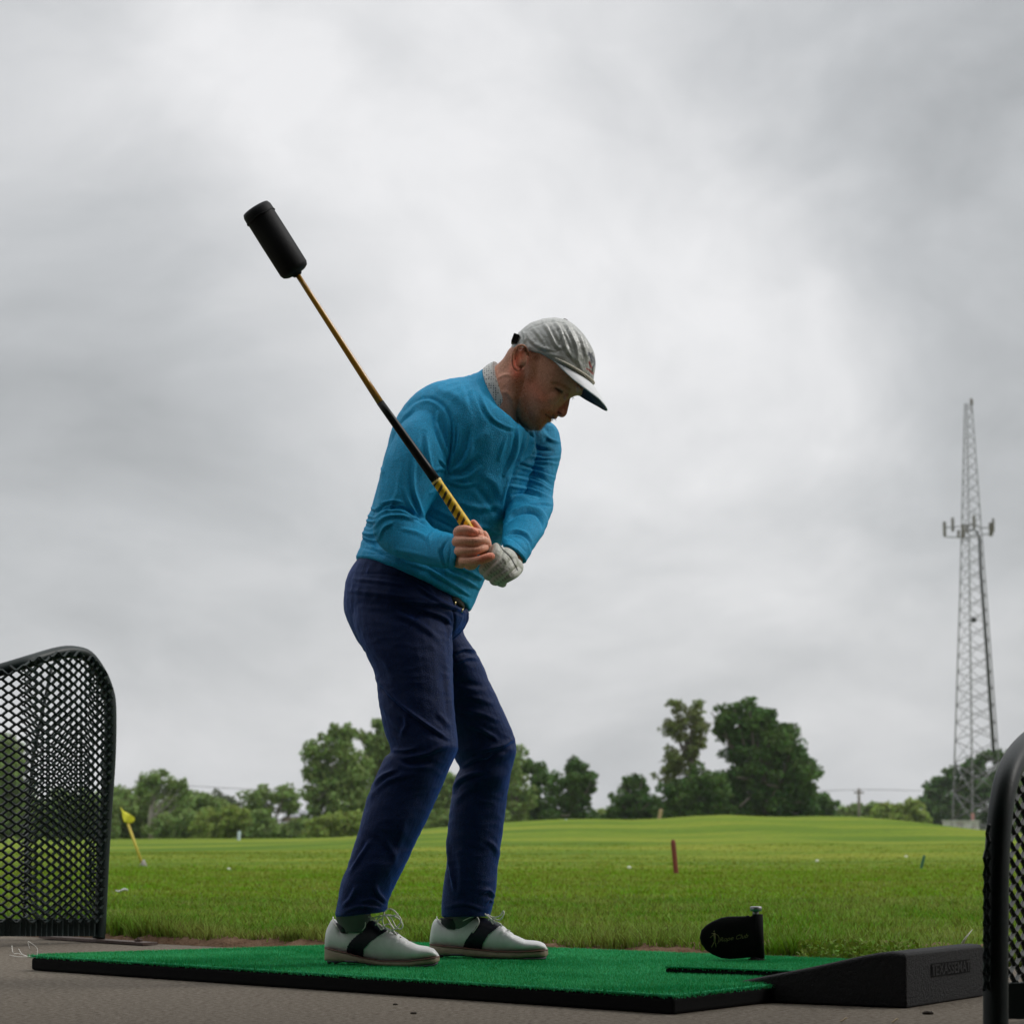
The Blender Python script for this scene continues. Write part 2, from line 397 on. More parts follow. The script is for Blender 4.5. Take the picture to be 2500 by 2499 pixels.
M_whitepaint = mat('weathered_white', (.55, .55, .55), .7, (1.5, 5, .4, .6), None, col2=(.32, .29, .28))
M_yellow = mat('flag_yellow', (.90, .86, .10), .7, None, None, trans=.35)
M_yellowpole = mat('pole_yellow', (.55, .42, .06), .6)
M_redstake = mat('stake_red', (.17, .028, .012), .8, (30, 3, .3, .7), None, col2=(.11, .025, .012))
M_greenstake = mat('stake_green', (.01, .09, .04), .6)
M_palestake = mat('stake_pale', (.45, .55, .60), .6)
M_woodstake = mat('stake_wood', (.32, .24, .13), .8)
M_ball = mat('ball_white', (.50, .52, .40), .6)
M_roofsheet = mat('roof_sheet', (.10, .10, .11), .6, (3, 4, .3, .7), None, col2=(.07, .07, .075))
M_wood = mat('timber', (.16, .12, .085), .8, (8, 5, .3, .7), None, col2=(.10, .075, .05))
M_debris = mat('dark_debris', (.03, .022, .015), .9)
M_thread = mat('white_thread', (.62, .60, .55), .8)

# ---------------------------------------------------------------- the setting
RX = np.array([-14, -10, -7.6, -5.2, -3.06, -1.72, -.15, 1.17, 2.46, 3.53, 4.12, 5.1, 6.09, 6.72, 7.42, 8.13, 9.2, 10.2, 14])
RH = np.array([.02, .06, .09, .11, .15, .30, .415, .489, .457, .565, .60, .535, .577, .56, .49, .353, .20, .12, .05])
_g = np.linspace(-30, 30, 1200); _h = np.interp(_g, RX, RH); _k = np.exp(-np.linspace(-2.2, 2.2, 41) ** 2); _h = np.convolve(_h, _k / _k.sum(), 'same')
def ridge(x): return np.interp(x, _g, _h)
def zground(x, y):
    x = np.asarray(x, float); y = np.asarray(y, float)
    r = ridge(x * 52 / np.maximum(y, 30) if False else x) * np.exp(-np.clip((52 - y) / 13, 0, 9) ** 2 - np.clip((y - 52) / 9, 0, 9) ** 2)
    dn = -1.2 * np.clip((y - 58) / 60, 0, 1)
    und = .035 * np.sin(x * .55 + y * .21) * np.sin(y * .33 + 1.1) * np.clip((y - 18) / 14, 0, 1) * np.clip((90 - y) / 30, 0, 1)
    return r + dn + und * .8 + .012 * np.clip(y - 8, 0, 1)
def edge_y(x): return np.interp(x, [-9, -3.2, -1.36, -.92, .1, .78, 1.4, 9], [16.5, 10.9, 8.91, 8.44, 8.05, 7.75, 7.2, 3.0])

def ground_mat():
    m = bpy.data.materials.new('fairway_grass'); m.use_nodes = True; t = m.node_tree; b = t.nodes['Principled BSDF']
    b.inputs['Roughness'].default_value = .85; b.inputs['Specular IOR Level'].default_value = .1
    co = N(t, 'ShaderNodeTexCoord').outputs['Object']
    mpn = N(t, 'ShaderNodeMapping'); t.links.new(co, mpn.inputs[0]); mpn.inputs['Scale'].default_value = (.35, 1, 1)
    a = N(t, 'ShaderNodeTexNoise', i_Scale=.45, i_Detail=5, i_Roughness=.6); t.links.new(mpn.outputs[0], a.inputs['Vector'])
    c = N(t, 'ShaderNodeTexNoise', i_Scale=9, i_Detail=6, i_Roughness=.7); t.links.new(co, c.inputs['Vector'])
    r1 = N(t, 'ShaderNodeValToRGB'); t.links.new(a.outputs[0], r1.inputs[0])
    E = r1.color_ramp.elements; E[0].position = .34; E[0].color = (.062, .125, .004, 1); E[1].position = .64; E[1].color = (.200, .225, .020, 1)  # tone bands, contrast raised to stand in for shading on the mounds
    e = E.new(.5); e.color = (.118, .182, .008, 1)
    r2 = N(t, 'ShaderNodeMapRange'); t.links.new(c.outputs[0], r2.inputs[0]); r2.inputs[1].default_value = .3; r2.inputs[2].default_value = .7; r2.inputs[3].default_value = .72; r2.inputs[4].default_value = 1.22
    sc = N(t, 'ShaderNodeVectorMath', operation='SCALE'); t.links.new(r1.outputs[0], sc.inputs[0]); t.links.new(r2.outputs[0], sc.inputs['Scale'])
    # mown field gives way to the rougher apron next to the tee line
    se = N(t, 'ShaderNodeSeparateXYZ'); t.links.new(co, se.inputs[0])
    yy = math_(t, 'ADD', se.outputs['Y'], math_(t, 'MULTIPLY', math_(t, 'SUBTRACT', a.outputs[0], .5), 5.0))
    k = N(t, 'ShaderNodeMapRange'); t.links.new(yy, k.inputs[0]); k.inputs[1].default_value = 17.5; k.inputs[2].default_value = 22.5
    mx = N(t, 'ShaderNodeMix', data_type='RGBA'); t.links.new(k.outputs[0], mx.inputs[0]); mx.inputs[6].default_value = (.070, .115, .008, 1); t.links.new(sc.outputs[0], mx.inputs[7])
    t.links.new(mx.outputs[2], b.inputs['Base Color'])
    nb = N(t, 'ShaderNodeTexNoise', i_Scale=25, i_Detail=6, i_Roughness=.75); t.links.new(co, nb.inputs['Vector'])
    bp = N(t, 'ShaderNodeBump', i_Strength=.8, i_Distance=.03); t.links.new(nb.outputs[0], bp.inputs['Height']); t.links.new(bp.outputs[0], b.inputs['Normal'])
    return m
M_ground = ground_mat()
xs = np.concatenate([np.linspace(-2500, -60, 14), np.linspace(-50, 50, 160), np.linspace(60, 2500, 14)])
ys = np.concatenate([np.linspace(-200, 0, 6), np.linspace(2, 80, 150), np.linspace(85, 300, 20), np.array([400, 700, 1200, 2500, 4500])])
XX, YY = np.meshgrid(xs, ys); ZZ = zground(XX, YY)
ZZ = np.where(YY < edge_y(XX) + .35, -.09, ZZ)
V = np.stack([XX.ravel(), YY.ravel(), ZZ.ravel()], 1); nx = len(xs); ny = len(ys)
ii, jj = np.meshgrid(np.arange(nx - 1), np.arange(ny - 1)); q = (jj * nx + ii).ravel()
F = np.stack([q, q + 1, q + nx + 1, q + nx], 1)
obj('ground', fastmesh('ground', V, F, M_ground, 4, True), kind='structure')
# bare soil verge between concrete and turf
exs = np.linspace(-5, 4, 260); SV = []; SF = []
for i, x in enumerate(exs):
    ye = float(edge_y(x)); w1 = (-.34 if x < .5 else -.34 + .45 * min(1, (x - .5) / .5)) + .08 * mnoise.noise(Vector((x * 3, 0, 0)))
    for j in range(7):
        yy = ye - .02 + j * (w1 + .5) / 6
        SV.append((x, yy, -.03 + .038 * min(1, j / 1.5) + .018 * mnoise.noise(Vector((x * 14, yy * 14, 3))) + (.004 * j)))
for i in range(len(exs) - 1):
    for j in range(6): SF.append((i * 7 + j, (i + 1) * 7 + j, (i + 1) * 7 + j + 1, i * 7 + j + 1))
obj('soil_verge', mesh('soil_verge', SV, SF, M_soil), kind='structure')
# concrete tee slab
px = np.linspace(-9, 9, 120); top = [(x, float(edge_y(x)) + .012 * mnoise.noise(Vector((x * 9, 0, 0))), 0) for x in px]
bm_ = MB(); n = len(top); V = top + [(9, -12, 0), (-9, -12, 0)]; V2 = [(p[0], p[1], -.12) for p in V]; m_ = len(V)
bm_.add(V + V2, [tuple(range(m_))[::-1], tuple(range(m_, 2 * m_))] + [(i, (i + 1) % m_, (i + 1) % m_ + m_, i + m_) for i in range(m_)])
bm_.build('concrete_slab', M_concrete, smooth=False, kind='structure')

# blades of grass: verge and rough
def blades(n, ysamp, hlo, hhi, wid, m, name, xw=.205, edge=False, seed=1):
    r = np.random.default_rng(seed); y = ysamp(r, n); x = r.uniform(-1, 1, n) * (xw * y + .15)
    if edge: y = edge_y(x) + y - 8.0 + .06; x = x
    ok = y > edge_y(x) + .03; x, y = x[ok], y[ok]; n = len(x)
    # clumps
    cl = np.sin(x * 7 + 3 * np.sin(y * 5)) * np.sin(y * 6 + 2 * np.sin(x * 4))
    z = zground(x, y) - .005
    h = r.uniform(hlo, hhi, n) * (1 + .35 * cl); wd = wid * (y / 9) * r.uniform(.7, 1.4, n)
    a = r.uniform(0, 2 * np.pi, n); le = r.uniform(.1, .9, n) * h; b = r.uniform(0, 2 * np.pi, n)
    dx, dy = np.cos(a) * wd / 2, np.sin(a) * wd / 2
    P = np.empty((n, 5, 3)); 
    P[:, 0] = np.stack([x - dx, y - dy, z], 1); P[:, 1] = np.stack([x + dx, y + dy, z], 1)
    mx, my = x + np.cos(b) * le * .35, y + np.sin(b) * le * .35
    P[:, 2] = np.stack([mx + dx * .8, my + dy * .8, z + h * .6], 1); P[:, 3] = np.stack([mx - dx * .8, my - dy * .8, z + h * .6], 1)
    P[:, 4] = np.stack([x + np.cos(b) * le, y + np.sin(b) * le, z + h], 1)
    base = np.arange(n) * 5
    T = np.concatenate([np.stack([base, base + 1, base + 2], 1), np.stack([base, base + 2, base + 3], 1), np.stack([base + 3, base + 2, base + 4], 1)])
    o = obj(name, fastmesh(name, P.reshape(-1, 3), T, m, 3)); o['kind'] = 'stuff'; return o
o = blades(70000, lambda r, n: 7.2 + r.power(1.2, n) * 6.0, .014, .034, .0045, M_blade_rough, 'rough_grass', seed=2)
o['label'] = 'rough unmown grass between the tee mat and the mown field'; o['category'] = 'grass'
o = blades(90000, lambda r, n: 9 + r.power(1.1, n) * 12 + r.exponential(1.2, n), .012, .027, .0055, M_blade, 'short_grass', seed=3)
o['label'] = 'short light green grass further out in the field'; o['category'] = 'grass'
o = blades(26000, lambda r, n: 8.0 + r.uniform(0, 1, n) ** 1.6 * .55, .03, .075, .0055, M_blade_rough, 'verge_grass', xw=.25, edge=True, seed=4)
o['label'] = 'longer ragged grass along the edge of the concrete'; o['category'] = 'grass'
o = blades(60000, lambda r, n: 20.5 + r.power(.9, n) * 16, .005, .012, .007, M_blade_fair, 'fairway_grass', seed=5)
o['label'] = 'finely mown grass of the practice fairway'; o['category'] = 'grass'

# inferred unseen tee shelter behind and above the camera, roof edge placed for the shade
MB().box((0, -.1, 3.02), (18, 10.8, .14)).build('shelter_roof', M_roofsheet, smooth=False, kind='structure')
MB().box((0, -5.5, 1.45), (18, .2, 2.99)).build('shelter_wall', M_wood, smooth=False, kind='structure')

# ---------------------------------------------------------------- trees
def leaves(C, s, r):
    """quads facing random directions"""
    n = len(C); a = r.normal(size=(n, 3)); a /= np.linalg.norm(a, axis=1)[:, None]; b = r.normal(size=(n, 3)); b -= (a * b).sum(1)[:, None] * a; b /= np.linalg.norm(b, axis=1)[:, None]
    s = s[:, None]; P = np.stack([C - a * s, C + b * s * .6, C + a * s, C - b * s * .6], 1); F = np.arange(n * 4).reshape(n, 4); return P.reshape(-1, 3), F
def tree(kind, label, u0, vb, D, blobs, m, leaf=.16, dens=1.0, trunk=None, limbs=True, group='trees and bushes beyond the field', seed=0, loose=1.0, barkm=None, cat='tree'):
    """blobs: (u, v, ru, rv) in photo pixels, set at distance D with real depth"""
    r = np.random.default_rng(seed + int(u0)); s = D / FP
    base = W(u0, vb, D); gz = float(zground(base[0], D)); root = thing(kind, label, cat, (base[0], D, gz), group)
    C = []; S_ = []
    cen = []
    if barkm is None and kind != 'airy_tree' or 'thicket' in label:
        lo_ = min(b[0] - b[2] * .7 for b in blobs); hi_ = max(b[0] + b[2] * .7 for b in blobs); vl = 2002 if lo_ > 1220 else 2026
        blobs = list(blobs) + [(uu_, vl + r.uniform(-6, 4), 26, 24) for uu_ in np.arange(lo_, hi_, 30)]
    for (u, v, ru, rv) in blobs:
        c = W(u, v, D) + np.array((0, r.uniform(-.3, .3) * ru * s, 0)); rx, rz = ru * s * 1.13, rv * s * 1.10; ry = (rx + rz) / 2
        cen.append((c, rx, rz))
        ns = max(8, int(26 * dens * (rx * rz) / 3 + 12)); d = r.normal(size=(ns, 3)); d /= np.linalg.norm(d, axis=1)[:, None]
        rad = r.uniform(.30, .98, ns)[:, None]; sc = c + d * rad * np.array((rx, ry, rz)); sr = r.uniform(.18, .36, ns) * min(rx, rz) + .12
        for q in range(ns):
            k = int(110 * dens * (sr[q] / .9) ** 2 * (.22 / leaf) ** 2) + 14
            dd = r.normal(size=(k, 3)); dd /= np.linalg.norm(dd, axis=1)[:, None]
            C.append(sc[q] + dd * (r.uniform(.35, 1.12, k) ** .6 * sr[q] * loose)[:, None] * np.array((1.1, 1, .8))); S_.append(r.uniform(.55, 1.2, k) * leaf)
    C = np.concatenate(C); S_ = np.concatenate(S_); ok = C[:, 2] > gz - .3; C, S_ = C[ok], S_[ok]
    P, F = leaves(C, S_, r)
    obj('crown', fastmesh('crown', P, F, m, 4), root)
    if trunk is not None:
        tr = MB(); ut, vt, rt = trunk; top = W(ut, vt, D)
        b0 = Vector((base[0], D, gz)); mid = (b0 + Vector(top)) / 2 + Vector((r.uniform(-.15, .15), 0, 0))
        tr.tube([b0, mid, Vector(top)], [rt * 1.3, rt, rt * .55], 8)
        if limbs:
            for (c, rx, rz) in cen:
                for q in range(3):
                    t0 = b0.lerp(Vector(top), r.uniform(.35, .95)); e = Vector(c + r.normal(size=3) * np.array((rx, rx, rz)) * .5)
                    mm = (t0 + e) / 2 + Vector((0, 0, -.12 * (e - t0).length))
                    tr.tube([t0, mm, e], [rt * .45, rt * .3, rt * .12], 5, cap=False)
        tr.build('trunk', barkm or M_bark, root)
    return root
T = tree
T('leafy_tree', 'mid green tree seen through the left mesh divider at the frame edge', 10, 2060, 190, [(0, 1850, 55, 55), (20, 1930, 60, 60), (-10, 1990, 70, 60), (60, 1990, 40, 45)], M_lf_mid, seed=1, trunk=(5, 1900, .2))
T('bush', 'low green bush seen through the mesh left of the post', 150, 2060, 185, [(110, 1995, 60, 50), (180, 1985, 60, 60), (240, 1990, 50, 60)], M_lf_mid, seed=2, cat='bush')
T('bush', 'dull green bush right of the left divider behind the yellow flag', 310, 2060, 188, [(300, 1960, 50, 45), (280, 1990, 50, 50), (330, 2000, 50, 50), (350, 1960, 30, 30)], M_lf_mid, seed=3, cat='bush')
T('bare_trunk_tree', 'thin crowned tree with a pale trunk above the bushes on the left', 372, 2060, 180, [(355, 1915, 26, 24), (385, 1905, 26, 26), (420, 1925, 22, 24), (445, 1915, 12, 18), (370, 1940, 36, 18), (455, 1950, 20, 24)], M_lf_mid, dens=.7, leaf=.15, seed=4, trunk=(372, 1930, .17), barkm=M_bark_pale)
T('bush', 'rounded dark bush between pale trunk and small white marker', 440, 2060, 178, [(410, 2020, 36, 30), (450, 2010, 42, 34), (485, 2020, 34, 30)], M_lf_mid, seed=5, cat='bush')
T('broad_tree', 'broad green tree behind the rounded bush on the left', 480, 2060, 195, [(440, 1970, 40, 34), (490, 1965, 40, 36), (530, 1975, 34, 30), (410, 1980, 36, 40)], M_lf_mid, seed=6)
T('distant_wood', 'hazy grey green hilltop trees far behind the left bushes', 550, 2050, 420, [(530, 1955, 30, 22), (560, 1965, 34, 22), (600, 1985, 36, 20), (500, 1960, 30, 24)], M_lf_far, leaf=.5, dens=.35, seed=7)
T('bush', 'large yellow green bush left of the small grey roof', 560, 2060, 176, [(520, 2005, 44, 36), (560, 2010, 50, 38), (600, 2012, 46, 36), (635, 2020, 36, 30)], M_lf_light, seed=8, cat='bush')
T('airy_tree', 'small open crowned tree above the grey roof', 660, 2055, 200, [(625, 1950, 32, 26), (660, 1940, 34, 24), (700, 1948, 32, 26), (640, 1975, 34, 20), (710, 1970, 22, 20)], M_lf_mid, dens=.75, seed=9, trunk=(662, 1960, .2))
T('bush', 'low mixed bush in front of the grey roof', 690, 2060, 174, [(660, 2030, 40, 22), (705, 2032, 44, 20), (750, 2028, 34, 20), (640, 2000, 24, 24)], M_lf_mid, seed=10, cat='bush')
T('tall_tree', 'tall loose tree with a pale trunk just left of the golfer', 812, 2060, 178, [(815, 1790, 16, 26), (790, 1830, 36, 32), (840, 1835, 40, 36), (770, 1880, 30, 40), (815, 1890, 50, 40), (865, 1890, 40, 46), (760, 1840, 24, 30), (800, 1920, 50, 40), (845, 1800, 30, 30), (775, 1945, 36, 34), (820, 1960, 50, 40), (870, 1950, 44, 44), (790, 1990, 44, 30), (850, 1995, 44, 30)], M_lf_mid, dens=.8, seed=11, trunk=(812, 1880, .16), barkm=M_bark_pale)
T('tall_tree', 'taller green tree rising behind the golfer at knee height', 930, 2060, 186, [(930, 1775, 26, 26), (905, 1810, 32, 34), (950, 1830, 44, 44), (900, 1870, 40, 44), (960, 1900, 50, 50), (920, 1950, 50, 50), (1000, 1950, 40, 60)], M_lf_mid, seed=12, trunk=(930, 1850, .25))
T('bush', 'yellow green bush against the golfer\'s trailing calf', 840, 2062, 172, [(790, 2020, 34, 24), (830, 2015, 40, 28), (870, 2012, 40, 32)], M_lf_light, seed=13, cat='bush')
T('hedge_tree', 'hazy green tree seen in the gap between the golfer\'s shins', 1075, 2050, 200, [(1060, 1900, 46, 44), (1100, 1930, 40, 40), (1070, 1970, 50, 40), (1120, 1980, 50, 36)], M_lf_mid, seed=14)
T('tall_tree', 'bright green tree touching the golfer\'s front knee', 1265, 2050, 190, [(1250, 1845, 26, 32), (1250, 1900, 40, 40), (1260, 1950, 44, 40), (1240, 1990, 50, 30)], M_lf_mid, seed=15, trunk=(1255, 1900, .2))
T('round_tree', 'dark tree second to the right of the golfer\'s front knee', 1320, 2045, 196, [(1300, 1880, 26, 28), (1320, 1905, 28, 34), (1310, 1950, 38, 34), (1330, 1985, 30, 28)], M_lf_dark, seed=16)
T('round_tree', 'dark rounded tree with gaps, right of the golfer\'s knee group', 1400, 2045, 188, [(1400, 1875, 30, 24), (1380, 1905, 34, 28), (1430, 1900, 26, 24), (1370, 1950, 34, 34), (1415, 1950, 38, 30), (1440, 1920, 16, 14), (1400, 1988, 50, 20)], M_lf_dark, dens=.95, seed=17, trunk=(1400, 1920, .2))
T('distant_bush', 'pale low bush in the gap left of the lone small tree', 1462, 2030, 260, [(1455, 1996, 16, 14), (1475, 1998, 14, 12)], M_lf_light, leaf=.3, dens=.7, seed=18, cat='bush')
T('small_tree', 'lone small tree between the gap and the tall airy tree', 1548, 2040, 184, [(1548, 1910, 24, 18), (1545, 1935, 34, 24), (1510, 1965, 30, 26), (1560, 1965, 46, 34), (1600, 1975, 30, 28), (1530, 1990, 50, 16)], M_lf_dark, seed=19, trunk=(1548, 1940, .18))
T('airy_tree', 'tall airy brownish green tree with visible limbs beside the dark tree', 1680, 2035, 176, [(1650, 1725, 16, 18), (1700, 1735, 24, 26), (1665, 1760, 34, 24), (1640, 1775, 24, 20), (1705, 1775, 26, 26), (1660, 1795, 28, 18), (1710, 1815, 22, 20), (1640, 1845, 26, 22), (1660, 1870, 40, 28), (1628, 1890, 26, 24), (1685, 1828, 18, 20), (1690, 1850, 12, 20)], M_lf_brown, dens=.62, leaf=.14, seed=20, trunk=(1688, 1780, .17))
T('thicket', 'dark green thicket under the airy tree', 1680, 2035, 175, [(1650, 1930, 40, 34), (1700, 1920, 46, 44), (1740, 1930, 44, 44), (1670, 1970, 60, 30), (1740, 1975, 60, 30)], M_lf_dark, dens=1.2, seed=21)
T('great_tree', 'largest dark green tree, broad crown on the mound', 1870, 2035, 178, [(1775, 1750, 36, 26), (1765, 1785, 26, 28), (1825, 1740, 34, 30), (1870, 1765, 36, 36), (1815, 1790, 30, 24), (1850, 1810, 44, 40), (1910, 1815, 44, 44), (1800, 1850, 28, 24), (1940, 1860, 36, 44), (1870, 1870, 60, 46), (1930, 1910, 50, 44), (1820, 1905, 50, 40), (1960, 1950, 38, 38), (1890, 1950, 60, 44), (1800, 1960, 60, 40), (1960, 1980, 30, 24), (1800, 1820, 34, 40), (1900, 1790, 34, 30), (1840, 1780, 40, 36), (1950, 1900, 44, 50), (1780, 1920, 40, 40)], M_lf_dark, dens=1.1, seed=22, trunk=(1850, 1850, .3))
T('small_tree', 'small grey green tree at the right foot of the largest tree', 2015, 2035, 205, [(2000, 1955, 26, 26), (2020, 1970, 24, 26), (1990, 1985, 40, 18)], M_lf_dark, seed=23)
T('distant_bush', 'pale yellow green scrub around the thin pole', 2110, 2035, 290, [(2060, 1985, 22, 18), (2095, 1978, 24, 22), (2130, 1975, 22, 18), (2075, 2000, 40, 14), (2140, 1995, 36, 20)], M_lf_mid, leaf=.35, dens=.6, seed=24, cat='bush')
T('distant_bush', 'light green scrub left of the lattice tower trees', 2210, 2045, 270, [(2160, 1985, 24, 22), (2195, 1978, 26, 22), (2230, 1972, 26, 22), (2180, 2005, 50, 18), (2240, 2005, 30, 22)], M_lf_light, leaf=.35, dens=.6, seed=25, cat='bush')
T('round_tree', 'dark green trees massed behind the foot of the lattice tower', 2370, 2060, 345, [(2275, 1930, 22, 22), (2300, 1915, 26, 26), (2330, 1895, 26, 26), (2370, 1875, 30, 28), (2410, 1855, 34, 26), (2440, 1850, 30, 24), (2290, 1965, 40, 34), (2350, 1945, 50, 44), (2420, 1920, 50, 50), (2300, 2000, 44, 24), (2370, 2000, 60, 30), (2440, 1990, 40, 40)], M_lf_dark, leaf=.36, dens=.5, seed=26)
T('leafy_tree', 'green tree seen through the right mesh divider', 2495, 2060, 330, [(2480, 1900, 40, 50), (2510, 1950, 50, 50), (2490, 2000, 50, 30)], M_lf_mid, leaf=.36, dens=.5, seed=27)
T('bush', 'dull green hedge bush low behind the golfer\'s shins', 1160, 2050, 182, [(1130, 1990, 50, 30), (1180, 1985, 50, 40), (1090, 2000, 40, 22)], M_lf_mid, seed=28, cat='bush')

# ---------------------------------------------------------------- lattice tower
D = 330.0; sW = D / FP
def towerpt(leg, v):
    vs = [985, 1312, 1450, 1871, 2040]
    us = {0: [2355, 2347, 2343.5, 2330, 2325], 1: [2361, 2366, 2367.5, 2373, 2375], 2: [2373, 2397.5, 2408, 2439, 2452]}[leg]
    u = np.interp(v, vs, us); sp = us_span(v)
    off = {0: 0.0, 1: -.93, 2: -.13}[leg] * sp * sW
    Y = D + off; z = W(2370, v, D)[2]; x = (u - 1250) * sW / cP * (1.0)
    p0 = W(u, v, D)
    return Vector((p0[0] * Y / D, Y, p0[2]))
def us_span(v): return np.interp(v, [985, 1312, 1450, 1871, 2040], [18, 50.5, 64.5, 109, 127])
tw = thing('lattice_tower', 'tall grey lattice radio tower with an antenna ring rising over the right trees', 'tower', (W(2385, 2040, D)[0], D, -1.2))
vlist = [985]
while vlist[-1] < 1830: vlist.append(vlist[-1] + np.interp(vlist[-1], [985, 1850], [22, 46]))
vlist = [v for v in vlist if v < 1850] + [1862, 1935, 2000, 2040]
for leg in range(3):
    m = MB(); vv = np.linspace(985, 2040, 24); m.tube([towerpt(leg, v) for v in vv], list(np.linspace(.045, .11, 24)), 6)
    m.build('leg', M_galv, tw)
    m = MB(); 
m = MB()
for i in range(len(vlist) - 1):
    for (a, b) in ((0, 1), (1, 2), (2, 0)):
        v0, v1 = vlist[i], vlist[i + 1]; th = np.interp(v0, [985, 1850], [.025, .05])
        if v0 >= 1850: th = .085
        for (p, q) in ((towerpt(a, v0), towerpt(b, v1)), (towerpt(b, v0), towerpt(a, v1))):
            MB().tube([p, q], th, 4).build('brace', M_galv, tw)
m = MB(); m.tube([towerpt(1, 1985), towerpt(1, 2038)], .17, 6); m.build('leg_foot', M_redsteel, tw)
# cable run with its bend under the ring
m = MB(); cab = [(2366, 1296), (2376, 1292), (2385, 1297), (2391, 1312), (2395, 1400), (2410, 1600), (2426, 1836)]
m.tube([Vector(W(u, v, D - 1.2)) for u, v in cab], [.08, .1, .13, .16, .19, .21, .23], 8); m.build('cable_run', M_cable, tw)
# antenna ring: three faces of rails, with panels
def railpt(u, v, dY): return Vector(W(u, v, D + dY))
for (pts) in ([(2302, 1288, -3), (2352, 1284, -2.5)], [(2305, 1310, -3), (2350, 1312, -2.5)], [(2352, 1280, -5), (2395, 1284, -4)], [(2352, 1312, -5), (2396, 1308, -4)], [(2395, 1288, -1), (2424, 1288, -1)], [(2395, 1304, -1), (2424, 1304, -1)], [(2348, 1290, 0), (2366, 1300, -3.5)], [(2350, 1318, 0), (2366, 1320, -3)]):
    MB().tube([railpt(*p) for p in pts], .07, 6).build('antenna_rail', M_galv, tw)
for (u, v0, v1, wd, dY) in ((2306, 1274, 1308, 7, -3), (2326, 1264, 1296, 6.5, -2.6), (2351, 1280, 1314, 8, -4.5), (2378, 1258, 1290, 6.5, -4.2), (2419, 1276, 1308, 9, -1), (2425, 1266, 1298, 5, -1.6), (2340, 1294, 1312, 6, -3), (2360, 1280, 1300, 5, -4.4)):
    a, b = railpt(u, v0, dY), railpt(u, v1, dY); c = (a + b) / 2
    m = MB(); m.box(c, (wd * sW, .22, (a - b).length)); m.box(c + Vector((0, .2, 0)), (.08, .2, (a - b).length * 1.12)); m.build('antenna_panel', M_panel, tw, smooth=False)
m = MB(); m.tube([railpt(2372, 1012, 0), railpt(2372, 990, 0)], .05, 6); m.lathe([(.12, 0), (.2, .15), (.2, .75), (.08, .95)], railpt(2372, 990, 0), 10); m.build('beacon', M_panel, tw)
MB().tube([railpt(2355, 1000, 0), railpt(2355, 984, 0)], .04, 6).build('lightning_rod', M_galv, tw)
MB().tube([railpt(2361, 1000, -.5), railpt(2361, 982, -.5)], .04, 6).build('lightning_rod', M_galv, tw)
MB().lathe([(.05, 0), (.35, .1), (.35, .25), (.05, .3)], railpt(2377, 1513, -3), 12, Matrix.Rotation(R(90), 3, 'X')).build('dish', M_cable, tw)
# equipment cabinet and its fence at the foot
cab_ = thing('equipment_cabinet', 'weathered white equipment box at the foot of the lattice tower', 'cabinet', W(2347, 2036, D - 9))
a, b = W(2308, 2004, D - 9), W(2390, 2040, D - 9)
m = MB(); m.box(((a[0] + b[0]) / 2, D - 8, (a[2] + b[2]) / 2 - .4), (b[0] - a[0], 2.2, a[2] - b[2] + .8)); m.build('cabinet_body', M_whitepaint, cab_, smooth=False)
m = MB(); m.box(((a[0] + b[0]) / 2, D - 8, a[2] + .07), (b[0] - a[0] + .3, 2.5, .12)); m.build('cabinet_roof', M_whitepaint, cab_, smooth=False)
for t in (.18, .5, .8):
    MB().box((a[0] + (b[0] - a[0]) * t, D - 9.13, (a[2] + b[2]) / 2 - .3), (.08, .06, 1.9)).build('door_post', M_galv, cab_, smooth=False)
# small roof behind bushes on the left
hs = thing('small_building', 'low grey roofed building half hidden by the left bushes', 'building', W(712, 2040, 215))
a, b = W(684, 1984, 215), W(744, 2040, 215)
MB().box(((a[0] + b[0]) / 2, 217, (a[2] + b[2]) / 2 - .5), (b[0] - a[0] - .4, 4, a[2] - b[2] + .4)).build('wall', M_wood, hs, smooth=False)
m = MB(); X0, X1, zt = a[0], b[0] + .8, a[2]
m.add([(X0, 214.8, zt - .75), (X1, 214.8, zt - .75), (X1 - .3, 217, zt + .25), (X0 + .3, 217, zt + .25), (X0, 219.2, zt - .75), (X1, 219.2, zt - .75), (X0, 214.8, zt - .9), (X1, 214.8, zt - .9), (X0, 219.2, zt - .9), (X1, 219.2, zt - .9)],
      [(0, 1, 2, 3), (3, 2, 5, 4), (0, 3, 4), (1, 5, 2), (6, 7, 1, 0), (8, 4, 5, 9), (6, 0, 4, 8), (7, 9, 5, 1), (6, 8, 9, 7)])
m.build('roof', mat('grey_roof', (.22, .225, .24), .7), hs, smooth=False)

# ---------------------------------------------------------------- things on the field
def stake(name, label, cat, u0, v0, u1, v1, wpx, m, tip=None, D=None):
    P = G(u0, v0) if D is None else W(u0, v0, D); Dd = P[1]; P[2] = float(zground(P[0], Dd)) - .03 if D is None else P[2]
    Q = W(u1, v1, Dd); r = wpx * Dd / FP / 2; mb = MB(); d = Vector(Q) - Vector(P)
    M = d.to_track_quat('Z', 'Y').to_matrix(); h = d.length
    mb.lathe([(r, 0), (r, h * .93), (r * .6, h)], P, 8, M); o = mb.build(name, m, label=label, category=cat, smooth=False); return o
stake('marker_stake', 'red stake leaning in the field right of the golfer', 'stake', 1652, 2136, 1643, 2049, 12, M_redstake)
stake('marker_stake', 'short dark green stake leaning right near the right divider', 'stake', 2246, 2125, 2257, 2087, 7, M_greenstake)
stake('marker_stake', 'small pale blue stake on the crest before the dark rounded tree', 'stake', 1384, 2024, 1381, 1999, 7, M_palestake, D=49)
stake('marker_stake', 'weathered wooden stake on the crest left of the thicket', 'stake', 1608, 2006, 1614, 1974, 9, M_woodstake, D=51)
